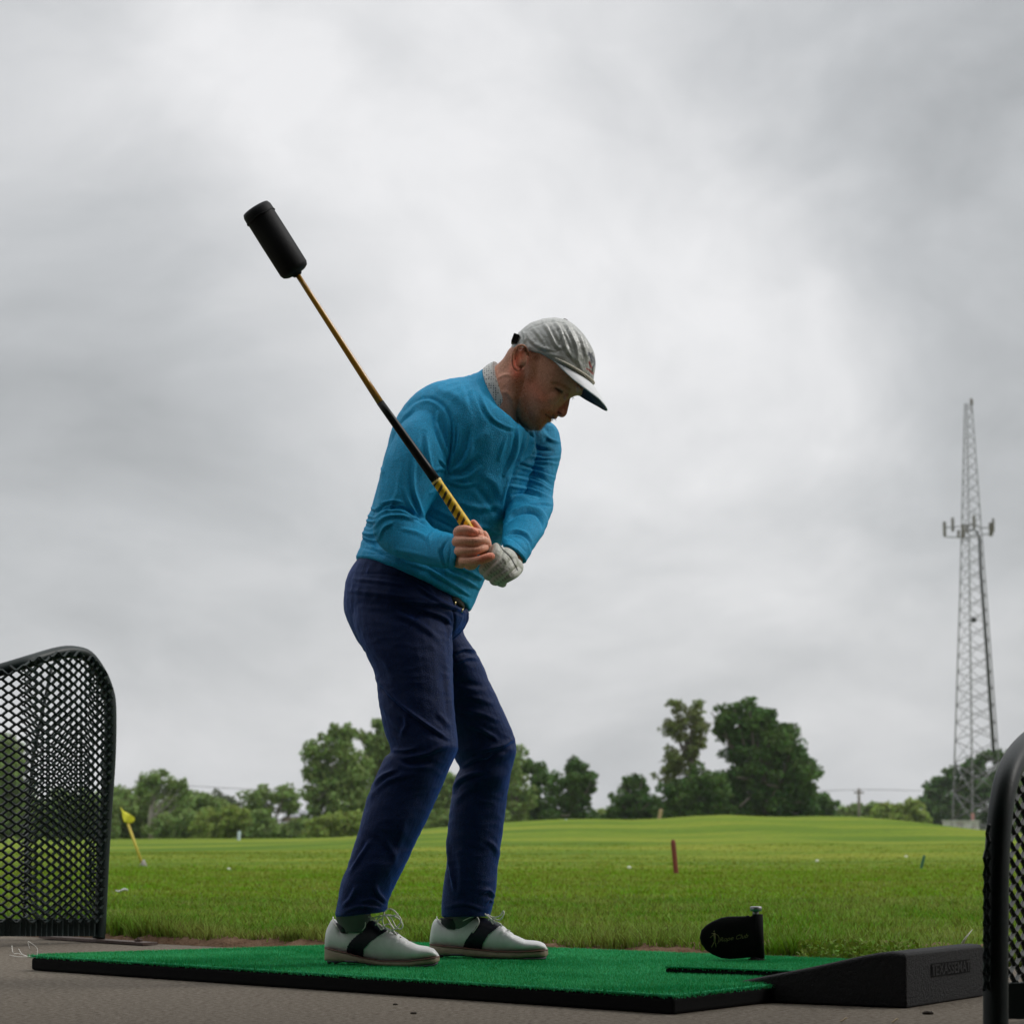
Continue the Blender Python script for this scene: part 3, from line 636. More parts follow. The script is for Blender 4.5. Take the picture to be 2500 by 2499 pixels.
stake('marker_stake', 'tiny white marker post at the far edge of the left field', 'stake', 583, 2050, 584, 2028, 8, M_palestake, D=50)
pl = thing('utility_pole', 'thin grey pole standing above the pale scrub', 'pole', W(2097, 2030, 250)); MB().tube([Vector(W(2097, 2040, 250)), Vector(W(2097, 1924, 250))], .13, 8).build('pole_shaft', M_bark, pl)
MB().box(W(2097, 1934, 250), (.9, .12, .14)).build('crossarm', M_bark, pl, smooth=False)
MB().tube([Vector(W(u, 1916 + (u - 440) * .036 + 8 * math.sin((u - 440) / 340 * math.pi) * .4, 240)) for u in range(440, 800, 30)], .022, 4).build('overhead_cable', M_cable, label='faint thin cable strung above the bushes on the left', category='cable')
MB().tube([Vector(W(u, 1930 - 3 * math.sin((u - 2000) / 260 * math.pi), 252)) for u in range(2000, 2300, 30)], .02, 4).build('overhead_cable', M_cable, label='faint thin cable carried by the grey pole on the right', category='cable')
# flag
Pb = G(350, 2117); DF = Pb[1]; fl = thing('practice_flag', 'small yellow flag on a leaning pole beside the left divider', 'flag', Pb)
m = MB(); m.tube([Vector(Pb), Vector(W(310, 2003, DF))], .0075 * 1.6, 8); m.build('pole', M_yellowpole, fl)
m = MB(); m.lathe([(.03, 0), (.035, .02), (.02, .05), (.012, .07)], Pb, 10); m.build('ground_cup', M_bark_pale, fl)
pts = [(294, 1969), (300, 1977), (310, 1983), (321, 1989), (329, 1995)]; bot = [(303, 2006), (306, 2007), (312, 2008), (322, 2008), (328, 2004)]
V = []; F = []
for i, (a, b) in enumerate(zip(pts, bot)):
    for j in range(6):
        t = j / 5; V.append(tuple(W(a[0] * (1 - t) + b[0] * t, a[1] * (1 - t) + b[1] * t, DF + .03 * math.sin(i * 1.6 + j * .5))))
for i in range(4):
    for j in range(5): F.append((i * 6 + j, (i + 1) * 6 + j, (i + 1) * 6 + j + 1, i * 6 + j + 1))
o = obj('flag_cloth', mesh('flag_cloth', V, F, M_yellow), fl); md = o.modifiers.new('t', 'SOLIDIFY'); md.thickness = .003
# range balls
bl = [(1536, 2122, 'golf ball left of the red stake'), (1995, 2106, 'golf ball in the middle of the right field'), (558, 2127, 'golf ball on the left field beneath the tiny white marker'), (2212, 2098, 'golf ball just left of the short green stake')]
for (u, v, lb) in bl:
    p = G(u, v); p[2] = float(zground(p[0], p[1])) + .004
    m = MB(); m.add(*ell(p, (.019, .019, .019), 8)); m.build('golf_ball', M_ball, label=lb + ', small and white', category='golf ball', group='golf balls scattered on the field')
p = G(297, 2187); V, F = ell((0, 0, 0), (.036, .009, .006), 8); o = MB().add([(x + p[0] + .0 * x, y + p[1], z + p[2] + .032 + .006 * math.sin(x * 90)) for x, y, z in V], F).build('paper_scrap', M_whitepaint, label='thin white scrap lying in the grass right of the left post', category='scrap')

# ---------------------------------------------------------------- hitting mat
def quad_prism(c, z0, z1, name, m, parent, seg=1, **kw):
    mb = MB(); V = [(p[0], p[1], z0) for p in c] + [(p[0], p[1], z1) for p in c]
    mb.add(V, [(3, 2, 1, 0), (4, 5, 6, 7), (0, 1, 5, 4), (1, 2, 6, 5), (2, 3, 7, 6), (3, 0, 4, 7)])
    o = mb.build(name, m, parent, smooth=False, **kw); bv = o.modifiers.new('b', 'BEVEL'); bv.width = .006; bv.segments = 2; bv.limit_method = 'ANGLE'; return o
def fibres(c, z, n, hlo, hhi, wid, m, name, parent, seed, over=.006):
    r = np.random.default_rng(seed); c = [np.array(p[:2]) for p in c]; s, t = r.uniform(-over, 1 + over, n), r.uniform(-over, 1 + over, n)
    P0 = ((1 - s) * (1 - t))[:, None] * c[0] + (s * (1 - t))[:, None] * c[1] + (s * t)[:, None] * c[2] + ((1 - s) * t)[:, None] * c[3]
    h = r.uniform(hlo, hhi, n); a = r.uniform(0, 2 * np.pi, n); b = r.uniform(0, 2 * np.pi, n); le = h * r.uniform(.1, .9, n)
    ed = np.minimum.reduce([s, t, 1 - s, 1 - t]); zz = np.full(n, z) - np.where(ed < .004, r.uniform(0, .008, n), 0)
    d = np.stack([np.cos(a), np.sin(a)], 1) * wid / 2
    P = np.empty((n, 3, 3)); P[:, 0, :2] = P0 - d; P[:, 1, :2] = P0 + d; P[:, 2, :2] = P0 + np.stack([np.cos(b), np.sin(b)], 1) * le[:, None]
    P[:, 0, 2] = P[:, 1, 2] = zz; P[:, 2, 2] = zz + h
    return obj(name, fastmesh(name, P.reshape(-1, 3), np.arange(n * 3).reshape(n, 3), m, 3), parent, kind='stuff')
MC = [G(76, 2334, .036), G(1645, 2432, .036), G(2330, 2356, .036), G(1012, 2305, .036)]
hm = thing('hitting_mat', 'large green artificial turf mat under the golfer\'s feet with thick black edge', 'golf mat', (-.1, 6.6, 0))
quad_prism(MC, .001, .0335, 'rubber_base', M_rubber, hm)
quad_prism([p * np.array((1, 1, 1)) for p in MC], .0345, .040, 'turf_surface', M_turf, hm)
fibres(MC, .0395, 230000, .003, .0085, .0022, M_fibre, 'turf_pile', hm, 11)
PC = [G(1623, 2357, .058), G(1985, 2369, .058), G(2100, 2344, .058), G(1800, 2340, .058)]
tp = thing('tee_turf_strip', 'small raised green turf strip on the mat below the black paddle', 'golf mat', (.6, 6.4, .04))
quad_prism(PC, .0415, .0535, 'rubber_base', M_rubber, tp)
quad_prism(PC, .054, .0585, 'turf_surface', M_turf, tp)
fibres(PC, .058, 22000, .003, .007, .002, M_fibre, 'turf_pile', tp, 12)

# ---------------------------------------------------------------- ball tray (wedge)
ty = thing('ball_tray', 'black rubber wedge ball tray with embossed lettering on the concrete', 'ball tray', (.76, 5.85, 0))
A_, B_, C_ = G(1797, 2444)[:2], G(2214, 2461)[:2], G(2405, 2431)[:2]; D_ = A_ + C_ - B_
prof = [(0, .038), (.012, .043), (.15, .055), (.45, .079), (.75, .106), (.84, .113), (.92, .116), (.985, .114), (1.0, .108)]
bm = bmesh.new(); rows = []
for (t, h) in prof:
    row = []
    for k, s_ in enumerate((0, .02, .25, .5, .75, .98, 1)):
        p = A_ + (B_ - A_) * t + (D_ - A_) * s_; hh = h - (.004 if s_ in (0, 1) else 0)
        row.append(bm.verts.new((p[0], p[1], hh)))
    rows.append(row)
for i in range(len(rows) - 1):
    for j in range(6): bm.faces.new((rows[i][j], rows[i + 1][j], rows[i + 1][j + 1], rows[i][j + 1]))
lo = {}
def low(v):
    if v not in lo: lo[v] = bm.verts.new((v.co.x, v.co.y, 0.001))
    return lo[v]
ring = [r_[0] for r_ in rows] + rows[-1][1:] + [r_[-1] for r_ in rows[:-1]][::-1] + rows[0][1:-1][::-1]
# keep a strict loop: front edge, right edge, back edge, left edge
for i in range(len(ring)):
    a, b = ring[i], ring[(i + 1) % len(ring)]
    bm.faces.new((b, a, low(a), low(b)))
bm.faces.new([low(v) for v in ring])
me = bpy.data.meshes.new('tray_body'); bm.normal_update(); bmesh.ops.recalc_face_normals(bm, faces=bm.faces); bm.to_mesh(me); bm.free(); me.materials.append(M_tray)
o = obj('tray_body', me, ty); bv = o.modifiers.new('b', 'BEVEL'); bv.width = .018; bv.segments = 5; bv.limit_method = 'ANGLE'; bv.angle_limit = R(50)
me.polygons.foreach_set('use_smooth', [True] * len(me.polygons)); wn = o.modifiers.new('w', 'WEIGHTED_NORMAL')
def text_mesh(body, size, shear=0, ext=.001, space=1.0, bold=0):
    c = bpy.data.curves.new('t', 'FONT'); c.body = body; c.size = size; c.shear = shear; c.extrude = ext; c.space_character = space; c.offset = bold
    c.align_x = 'LEFT'; o = bpy.data.objects.new('t', c); COL.objects.link(o); dg = bpy.context.evaluated_depsgraph_get(); dg.update()
    me = bpy.data.meshes.new_from_object(o.evaluated_get(dg), depsgraph=dg); bpy.data.objects.remove(o); return me
def place_text(body, p0, p1, h, m, name, parent, shear=0, out=(0, -1, 0), ext=.001, bold=0):
    """letters between p0 and p1, upright, facing out"""
    me = text_mesh(body, 1.0, shear, 0, 1.0, bold); P = coords(me); x0, x1 = P[:, 0].min(), P[:, 0].max(); y0, y1 = P[:, 1].min(), P[:, 1].max()
    p0, p1 = Vector(p0), Vector(p1); ax = (p1 - p0); z = Vector((0, 0, 1)); n_ = Vector(out).normalized()
    Q = [tuple(p0 + ax * ((p[0] - x0) / (x1 - x0)) + z * (h * (p[1] - y0) / (y1 - y0)) + n_ * ext) for p in P]
    setco(me, np.array(Q)); me.materials.clear(); me.materials.append(m)
    return obj(name, me, parent)
dBC = Vector((*(C_ - B_), 0)); nBC = Vector((dBC.y, -dBC.x, 0)).normalized()
b3 = Vector((*B_, 0))
pa, pb = b3 + dBC * .30, b3 + dBC * .80
m = MB(); zc = .071
m.add([tuple(p + nBC * o_) for o_ in (.0015,) for p in (pa + Vector((0, 0, zc - .013)), pb + Vector((0, 0, zc - .013)), pb + Vector((0, 0, zc + .015)), pa + Vector((0, 0, zc + .015)))], [(0, 1, 2, 3)])
m.build('lettering_recess', M_rubber, ty, smooth=False)
place_text('TEXASSEMAT', pa + Vector((0, 0, zc - .011)), pb + Vector((0, 0, zc - .011)), .024, M_tray, 'embossed_lettering', ty, out=nBC, ext=.0022, bold=.02)

# ---------------------------------------------------------------- black paddle device
YP = 6.38
pd = thing('swing_paddle', 'black fabric paddle on a short bolt post printed Rope Club', 'golf aid', W(1847, 2345, YP))
ol = [(1708, 2287), (1712, 2270), (1723, 2258), (1739, 2248), (1760, 2239), (1777, 2236), (1820, 2235), (1826, 2233), (1832, 2236), (1840, 2232), (1852, 2232), (1853, 2287), (1855, 2337), (1832, 2336), (1800, 2339), (1782, 2340), (1761, 2338), (1739, 2329), (1723, 2318), (1712, 2303)]
c0 = W(1785, 2288, YP); V = []; nO = len(ol)
for (k, dy) in ((1.0, 0), (.985, -.006), (.93, -.010), (.5, -.0115)):
    for (u, v) in ol:
        p = W(u, v, YP); q = c0 + (p - c0) * k; V.append((q[0], q[1] + dy, q[2]))
for (k, dy) in ((.985, .006), (.93, .010), (.5, .0115)):
    for (u, v) in ol:
        p = W(u, v, YP); q = c0 + (p - c0) * k; V.append((q[0], q[1] + dy, q[2]))
F = []
def strip(a, b, flip=False):
    for i in range(nO):
        j = (i + 1) % nO; f = (a * nO + i, a * nO + j, b * nO + j, b * nO + i); F.append(f[::-1] if flip else f)
strip(0, 1); strip(1, 2); strip(2, 3); strip(0, 4, True); strip(4, 5, True); strip(5, 6, True)
F.append(tuple(3 * nO + i for i in range(nO))); F.append(tuple(6 * nO + i for i in range(nO))[::-1])
obj('paddle_cover', mesh('paddle_cover', V, F, M_black_cloth), pd)
m = MB(); m.tube([Vector(W(1849.5, 2231, YP)), Vector(W(1851, 2285, YP)), Vector(W(1853, 2338, YP))], [.0125, .013, .0135], 16); m.build('sleeve', M_black_cloth, pd)
m = MB(); m.tube([Vector(W(1845, 2236, YP)), Vector(W(1845, 2221, YP))], .0075, 14); m.build('bolt_neck', M_steel, pd)
s_ = YP / FP; c = W(1845.5, 2223, YP); m = MB(); m.lathe([(.0125, 0), (.014, .001), (.0142, .0095), (.0125, .011)], c, 20); m.build('bolt_cap', M_steel, pd)
c = W(1847, 2347, YP); m = MB(); m.lathe([(.021, -.002), (.021, .006), (.016, .008), (.012, .012)], c, 24); m.build('base_disc', M_rubber, pd)
p0, p1 = W(1756, 2302, YP - .0135), W(1827, 2291, YP - .0135)
place_text('Rope Club', p0, p1, .0135, M_print, 'printed_lettering', pd, shear=.35, ext=.0005, bold=.008)
m = MB(); zz = YP - .0128
def fl2(pts, r):  # flat print strokes of the little golfer
    m.tube([Vector(W(u, v, zz)) for u, v in pts], r, 6)
fl2([(1743, 2271), (1743.5, 2273)], .0022); fl2([(1744, 2276), (1745, 2290), (1745, 2297)], .0024)
fl2([(1745, 2296), (1741, 2304), (1737, 2311)], .0013); fl2([(1745, 2296), (1747, 2304), (1748, 2311)], .0014)
fl2([(1743, 2280), (1738, 2284), (1734, 2288)], .0009); fl2([(1744, 2278), (1740, 2277), (1737, 2278)], .0009)
fl2([(1747, 2279), (1753, 2282), (1756, 2289), (1754, 2298), (1752, 2303)], .0008)
m.build('printed_golfer', M_print, pd)

# ---------------------------------------------------------------- bay dividers
def expanded(name, u_of, Y_of, v_bot, top_of, right_of, pv, parent, r, ncol, nrow, lean=None):
    m = MB()
    for j in range(nrow):
        run = []
        for i in range(lean or 0, ncol * 2 + 1):
            for du in (-.16, .16):
                k = i + du; A = pv * .24 * (1 if (i + j) % 2 == 0 else -1)
                u = u_of(k / 2); v = v_bot - j * pv / 2 + A
                ok = v > top_of(u) and u < right_of(v)
                if ok: run.append(Vector(W(u, v, Y_of(k / 2) + (.003 if (i + j) % 2 else -.003))))
                else:
                    if len(run) > 2: m.tube(run, r, 4, cap=False)
                    run = []
        if len(run) > 2: m.tube(run, r, 4, cap=False)
    return m.build(name, M_green_steel, parent, smooth=False)
dv = thing('bay_divider', 'dark green bay divider of steel mesh at the left edge on a foot plate', 'divider', G(254, 2294))
fr = [(-420, 1760), (-200, 1692), (0, 1635), (80, 1611), (140, 1594), (180, 1591), (215, 1602), (244, 1640), (261, 1680), (269, 1725), (268, 1840), (260, 1964), (252, 2089), (244, 2254), (241, 2290)]
fr = catmull(fr, 4); Yf = lambda u: np.interp(u, [-400, 60, 265], [8.35, 8.5, 8.80])
m = MB(); m.tube([Vector(W(u, v, Yf(u))) for u, v in fr], .0205, 14); m.build('frame_tube', M_green_steel, dv)
kk = np.arange(-14, 24, .1); pit = np.interp(kk, [0, 6], [38, 20]) ; uu = np.cumsum(pit) * .1; uu = uu - np.interp(0, kk, uu) + 40
u_of = lambda k: float(np.interp(k, kk, uu)); Y_of = lambda k: float(np.interp(u_of(k), [-400, 60, 275], [8.33, 8.46, 8.78]))
topf = lambda u: np.interp(u, [-400, 0, 141, 180, 226, 257, 276, 284], [1745, 1626, 1580, 1576, 1592, 1630, 1672, 1716]) + 6
rightf = lambda v: np.interp(v, [1600, 1716, 1840, 1964, 2089, 2254, 2300], [300, 278, 276, 268, 259, 251, 249])
expanded('mesh_panel', u_of, Y_of, 2246, topf, rightf, 22.0, dv, .0050, 12, 64, -14)
kb = lambda k: 56 + 27.0 * k
expanded('mesh_panel', kb, lambda k: 9.05 - .02 * k, 2240, lambda u: topf(u) + 10, lambda v: rightf(v) - 16, 21.0, dv, .0043, 8, 62)
m = MB(); m.tube([Vector(W(60, 2252, 9.08)), Vector(W(64, 2050, 9.08)), Vector(W(80, 1850, 9.08)), Vector(W(128, 1620, 9.05))], [.006, .006, .006, .006], 8); m.build('rear_mesh_edge', M_green_steel, dv)  # added tube drawing the dark left edge of the back mesh panel
m = MB()
for i, u in enumerate(np.arange(-130, 246, 13.0)):
    a, b = W(u, 2243, Yf(u) + .0), W(u + 12.2, 2284, Yf(u + 12)); jit = .004 * math.sin(i * 2.3)
    m.box(((a[0] + b[0]) / 2, (a[1] + b[1]) / 2 + jit, (a[2] + b[2]) / 2), (abs(b[0] - a[0]), .030, a[2] - b[2]))
a, b = W(-140, 2246, Yf(-140) + .012), W(246, 2280, Yf(246) + .012)
m.build('kick_rail', M_kick, dv, smooth=False)
a, b = G(112, 2291), G(367, 2308); d = Vector(b - a); M = Matrix.Rotation(math.atan2(d.y, d.x), 3, 'Z')
m = MB(); m.box(((a + b) / 2) + np.array((0, 0, .007)), (d.length, .055, .008), M); m.build('foot_plate', M_rust, dv, smooth=False)
m = MB(); c = G(338, 2306) + np.array((0, 0, .010)); m.lathe([(.013, 0), (.013, .008)], c, 6); m.lathe([(.006, .008), (.006, .013)], c, 8); m.build('bolt', M_rust, dv, smooth=False)

dr = thing('bay_divider', 'dark green bay divider post with narrow mesh strip at the right edge', 'divider', G(2432, 2500))
fr = catmull([(2431, 2640), (2431, 2500), (2431, 2330), (2432, 2200), (2434, 2100), (2439, 2020), (2446, 1960), (2457, 1905), (2474, 1862), (2500, 1826), (2540, 1795), (2640, 1750), (2800, 1690)], 4)
Yr = lambda u: float(np.interp(u, [2431, 2520, 2800], [4.75, 5.0, 5.9]))
m = MB(); m.tube([Vector(W(u, v, Yr(u))) for u, v in fr], .0225, 18); m.build('frame_tube', M_green_steel, dr)
u_of = lambda k: 2410 + 27 * k; Y_of = lambda k: 4.80 + .052 * k
expanded('mesh_panel', u_of, Y_of, 2404, lambda u: np.interp(u, [2400, 2431, 2446, 2474, 2500, 2540, 2640], [2200, 2100, 1960, 1880, 1830, 1800, 1755]), lambda v: 2600, 40.0, dr, .0050, 8, 36)
expanded('mesh_panel', lambda k: 2402 + 14 * k, lambda k: 4.72 + .004 * k, 2404, lambda u: np.interp(u, [2400, 2410, 2425, 2440, 2470], [2105, 2010, 1930, 1880, 1850]), lambda v: 2418, 40.0, dr, .004, 6, 30)
m = MB()
for i, u in enumerate(np.arange(2452, 2640, 12.0)):
    a, b = W(u, 2400 - (u - 2452) * .06, Yr(u) + .03), W(u + 11, 2484, Yr(u) + .05)
    m.box(((a[0] + b[0]) / 2, (a[1] + b[1]) / 2 + .004 * math.sin(i * 2), (a[2] + b[2]) / 2), (b[0] - a[0], .03, a[2] - b[2]))
m.build('kick_rail', M_kick, dr, smooth=False)

# ---------------------------------------------------------------- litter
c = G(530, 2388); m = MB(); m.tube([c + np.array((-.026, 0, .012)), c + np.array((-.02, 0, .006)), c + np.array((.016, -.004, .007)), c + np.array((.024, 0, .012))], [.004, .003, .003, .0045], 8)
m.build('broken_tee', M_whitepaint, label='broken white tee lying against the front edge of the green mat', category='golf tee')
c = G(110, 2336); m = MB()
for pts in ([(0, 0, .004), (-.03, .01, .004), (-.075, .0, .006), (-.10, .02, .03)], [(-.03, 0, .004), (-.03, .01, .03), (-.05, .0, .05), (-.065, .01, .055), (-.055, 0, .03)], [(-.06, 0, .003), (-.10, .03, .012), (-.115, .0, .016), (-.13, .05, .04)], [(-.05, 0, .003), (-.09, -.02, .003), (-.13, .01, .008)]):
    m.tube([Vector(q) for q in catmull(np.array(pts) * .8 + c, 5)], .0009, 4)
m.build('loose_thread', M_thread, label='frayed white thread on the concrete by the left mat corner', category='thread')
def crumb(u, v, sx, lb, k):
    c = G(u, v); r_ = random.Random(k); me_ = MB(); V, F = ell((0, 0, 0), (sx, sx * .7, sx * .35), 5)
    me_.add([(x * (1 + .4 * r_.random()) + c[0], y + c[1], z * (1 + .5 * r_.random()) + c[2] + sx * .3) for x, y, z in V], F); me_.build('debris', M_debris, label=lb, category='debris', group='dark crumbs on the concrete', smooth=False)
for k, (u, v, sx, lb) in enumerate([(1010, 2474, .006, 'dark crumb below the golfer\'s near shoe, right one of the pair'), (965, 2452, .005, 'dark crumb below the golfer\'s near shoe, left one of the pair'), (2265, 2475, .010, 'flat dark crumb on the concrete below the tray corner'), (128, 2363, .006, 'dark crumb just below the left end of the mat')]): crumb(u, v, sx, lb, k)
for (u, v, lb) in [(2060, 2494, 'pale leaf litter at the bottom edge left of the tray corner'), (2185, 2496, 'pale leaf litter at the bottom edge under the tray corner')]:
    c = G(u, v); V, F = ell((0, 0, 0), (.008, .005, .0015), 6); MB().add([(x + c[0], y + c[1], z + .005 + .003 * math.sin(x * 300)) for x, y, z in V], F).build('leaf_litter', M_woodstake, label=lb, category='litter')
# tall stems and low weeds by the verge
m = MB()
for (u0, v0, u1, v1) in ((2345, 2306, 2374, 2268), (2350, 2306, 2372, 2270)):
    m.tube([Vector(W(u0, v0, 7.6)), Vector(W((u0 + u1) / 2 - 2, (v0 + v1) / 2, 7.6)), Vector(W(u1, v1, 7.6))], [.0022, .0016, .0008], 5)
m.build('dry_stalk', M_thread, label='single dry straw stalk rising behind the ball tray', category='grass stalk')
m = MB(); m.tube([Vector(W(1610, 2305, 8.0)), Vector(W(1614, 2280, 8.0)), Vector(W(1620, 2258, 8.0))], [.004, .003, .001], 5); m.tube([Vector(W(1612, 2300, 8.0)), Vector(W(1602, 2285, 8.0))], [.003, .001], 5)
m.build('green_weed', M_blade_rough, label='single upright green weed stem left of the black paddle', category='weed')
r_ = np.random.default_rng(5); C = np.stack([r_.uniform(.80, 1.12, 900), r_.uniform(7.35, 7.55, 900), r_.uniform(.01, .06, 900)], 1); P, F = leaves(C, r_.uniform(.005, .012, 900), r_)
obj('leafy_weeds', fastmesh('leafy_weeds', P, F, M_weed, 4), label='low leafy light green weeds behind the right mat edge', category='weeds', kind='stuff')

# ---------------------------------------------------------------- the golfer
pr = thing('person', 'golfer in blue sweater, navy trousers, white cap and saddle shoes mid backswing', 'person', (-.15, 6.65, .04))
YB = 6.66
# --- trousers
pelvis = ribs([
 (900, 1366, 1120, 1446, 6.67, .14, 0, -30), (869, 1380, 1128, 1480, 6.67, .163, 0, -34), (848, 1407, 1137, 1494, 6.67, .168, 0, -10), (841, 1441, 1141, 1505, 6.67, .175, 0, -4),
 (840, 1487, 1138, 1524, 6.68, .178), (851, 1521, 1124, 1543, 6.68, .175), (868, 1556, 1100, 1566, 6.68, .165), (890, 1590, 1085, 1590, 6.68, .12)], ex=2.15)
legR = ribs([
 (858, 1470, 1096, 1500, 6.61, .10), (862, 1520, 1104, 1535, 6.60, .108), (876, 1562, 1104, 1562, 6.59, .108), (894, 1598, 1104, 1600, 6.58, .106), (915, 1646, 1105, 1652, 6.57, .102),
 (928, 1734, 1110, 1730, 6.55, .093), (939, 1786, 1115, 1780, 6.54, .088), (953, 1832, 1119, 1818, 6.53, .083), (938, 1850, 1116, 1836, 6.53, .080), (917, 1895, 1094, 1883, 6.53, .080),
 (898, 1943, 1070, 1943, 6.53, .078), (879, 2012, 1037, 2012, 6.52, .074), (864, 2061, 1013, 2061, 6.52, .070), (848, 2114, 988, 2114, 6.51, .066), (834, 2154, 968, 2154, 6.51, .064),
 (827, 2188, 950, 2196, 6.51, .062), (819, 2230, 947, 2216, 6.51, .063), (819, 2237, 944, 2224, 6.51, .062)], ex=2.2, sub=5)
legL = ribs([
 (960, 1480, 1128, 1500, 6.76, .09), (985, 1530, 1133, 1545, 6.78, .10), (1005, 1575, 1160, 1588, 6.80, .102), (1030, 1623, 1179, 1625, 6.81, .098), (1045, 1665, 1194, 1663, 6.82, .094),
 (1062, 1712, 1219, 1710, 6.83, .088), (1080, 1760, 1241, 1758, 6.84, .084), (1095, 1800, 1258, 1800, 6.85, .080), (1104, 1830, 1261, 1832, 6.85, .077), (1112, 1857, 1254, 1862, 6.86, .075), (1122, 1874, 1248, 1885, 6.86, .073),
 (1112, 1897, 1244, 1905, 6.86, .072), (1105, 1931, 1239, 1938, 6.87, .071), (1097, 1980, 1233, 1984, 6.87, .069), (1092, 2040, 1225, 2044, 6.87, .066), (1090, 2108, 1216, 2110, 6.87, .064),
 (1083, 2161, 1213, 2163, 6.87, .063), (1079, 2200, 1206, 2200, 6.87, .062), (1078, 2228, 1199, 2230, 6.87, .061), (1079, 2236, 1198, 2236, 6.87, .060)], ex=2.2, sub=5)
fly = pipe([W(1112, 1478, 6.66), W(1132, 1500, 6.66), W(1124, 1525, 6.67), W(1104, 1552, 6.67)], [.016, .014, .014, .012])
me = remesh([pelvis, legR, legL, fly], .0026, 6)
folds(me, [
 ([(917, 1655), (979, 1720), (1036, 1763), (1093, 1803)], 6, 6.5, .5), ([(920, 1700), (960, 1760), (1000, 1800)], 9, 3),
 ([(988, 1745), (990, 1770), (979, 1795)], 7, 4.5), ([(957, 1831), (985, 1831), (1016, 1826)], 6, 5), ([(979, 1851), (1036, 1840), (1090, 1817)], 8, 5), ([(960, 1842), (1000, 1862), (1060, 1858)], 9, -5),
 ([(1070, 1740), (1099, 1775)], 9, 4), ([(1085, 1600), (1098, 1700), (1106, 1780)], 10, 3),
 ([(1015, 1484), (1065, 1498), (1093, 1515), (1100, 1552)], 7, 5, .6), ([(1050, 1468), (1107, 1482), (1138, 1496)], 6, 5.5, .6), ([(1020, 1430), (1060, 1458), (1093, 1478)], 6, 4.5, .6), ([(985, 1468), (1030, 1472), (1075, 1478)], 6, 4, .6),
 ([(960, 1500), (1020, 1520), (1070, 1560)], 9, 4), ([(860, 1412), (920, 1418), (990, 1428)], 6, 3), ([(852, 1440), (930, 1450), (1010, 1460)], 7, 3), ([(1000, 1400), (1040, 1430), (1060, 1450)], 5, 3.5), ([(870, 1480), (960, 1490), (1040, 1540)], 9, 2.5), ([(900, 1570), (940, 1610), (960, 1660)], 12, 3),
 ([(1105, 1490), (1110, 1520), (1100, 1560)], 5, -5), ([(1062, 1452), (1020, 1500), (985, 1560)], 2.4, -2.4, 0), ([(862, 1400), (960, 1404), (1040, 1432), (1100, 1470)], 2.2, -1.6, 0), ([(900, 1385), (896, 1402)], 3, 1.6, 0), ([(970, 1385), (968, 1408)], 3, 1.6, 0),
 ([(911, 1920), (935, 1893), (966, 1878)], 7, 6, .6), ([(895, 1960), (925, 1920), (960, 1900), (1010, 1890)], 9, 3.5), ([(904, 2052), (883, 2086), (855, 2130)], 7, 6, .6), ([(930, 2040), (960, 2080), (965, 2110)], 10, 3), ([(917, 2161), (923, 2179), (942, 2201)], 6, 6, .6), ([(870, 2165), (855, 2195), (838, 2210)], 7, 5), ([(880, 2200), (910, 2195), (935, 2210)], 5, 4), ([(840, 2225), (880, 2212), (930, 2218)], 5, 3), ([(990, 2000), (975, 2060), (950, 2120)], 12, 3),
 ([(1107, 1595), (1133, 1584), (1162, 1590)], 6, 6, .6), ([(1112, 1620), (1140, 1606), (1165, 1608)], 6, 4), ([(1107, 1663), (1140, 1668), (1179, 1675)], 10, -4), ([(1119, 1729), (1179, 1743), (1213, 1757)], 8, 4), ([(1125, 1700), (1170, 1706), (1205, 1720)], 9, 3), ([(1150, 1771), (1180, 1782), (1215, 1806)], 7, 4.5), ([(1167, 1834), (1224, 1820), (1256, 1802)], 7, 5, .6), ([(1179, 1862), (1210, 1842), (1240, 1830)], 7, -5), ([(1130, 1870), (1165, 1850), (1200, 1845)], 7, 4.5),
 ([(1105, 1930), (1120, 1906), (1150, 1890), (1180, 1884)], 7, 6, .6), ([(1110, 1960), (1140, 1930), (1180, 1910)], 9, 3), ([(1092, 2040), (1100, 2114), (1110, 2173)], 6, 6, .6), ([(1120, 2080), (1126, 2140), (1120, 2190)], 9, 3), ([(1175, 2179), (1193, 2172), (1209, 2190)], 6, 6, .5), ([(1190, 2050), (1210, 2070), (1218, 2100)], 8, 4), ([(1186, 2205), (1196, 2195), (1206, 2204)], 5, 4), ([(1085, 2215), (1130, 2205), (1180, 2220)], 6, 2.5)])
wrinkle(me, 9, .0022, (1, 1, .6), 3); wrinkle(me, 22, .0013, (1, 1, .45), 5); wrinkle(me, 30, .0011, (.6, 1, 1.4), 15, True)
me.name = 'trousers'; me.materials.append(M_trouser); obj('trousers', me, pr)
# --- belt glimpsed under the hem
m = MB(); V, F = ribs([(1060, 1440, 1137, 1466, 6.645, .085, 0, -6), (1060, 1462, 1134, 1491, 6.645, .085, 0, -5)], sub=3); m.add(V, F); o = m.build('belt', M_belt, pr)
m = MB(); 
c1, c2 = W(1116, 1472, 6.50), W(1129, 1486, 6.52)
for (u0, v0, u1, v1) in ((1112, 1468, 1110, 1480), (1130, 1486, 1127, 1494)): m.tube([Vector(W(u0, v0, 6.565)), Vector(W(u1, v1, 6.565))], .0022, 6)
m.build('buckle', M_brass, o)
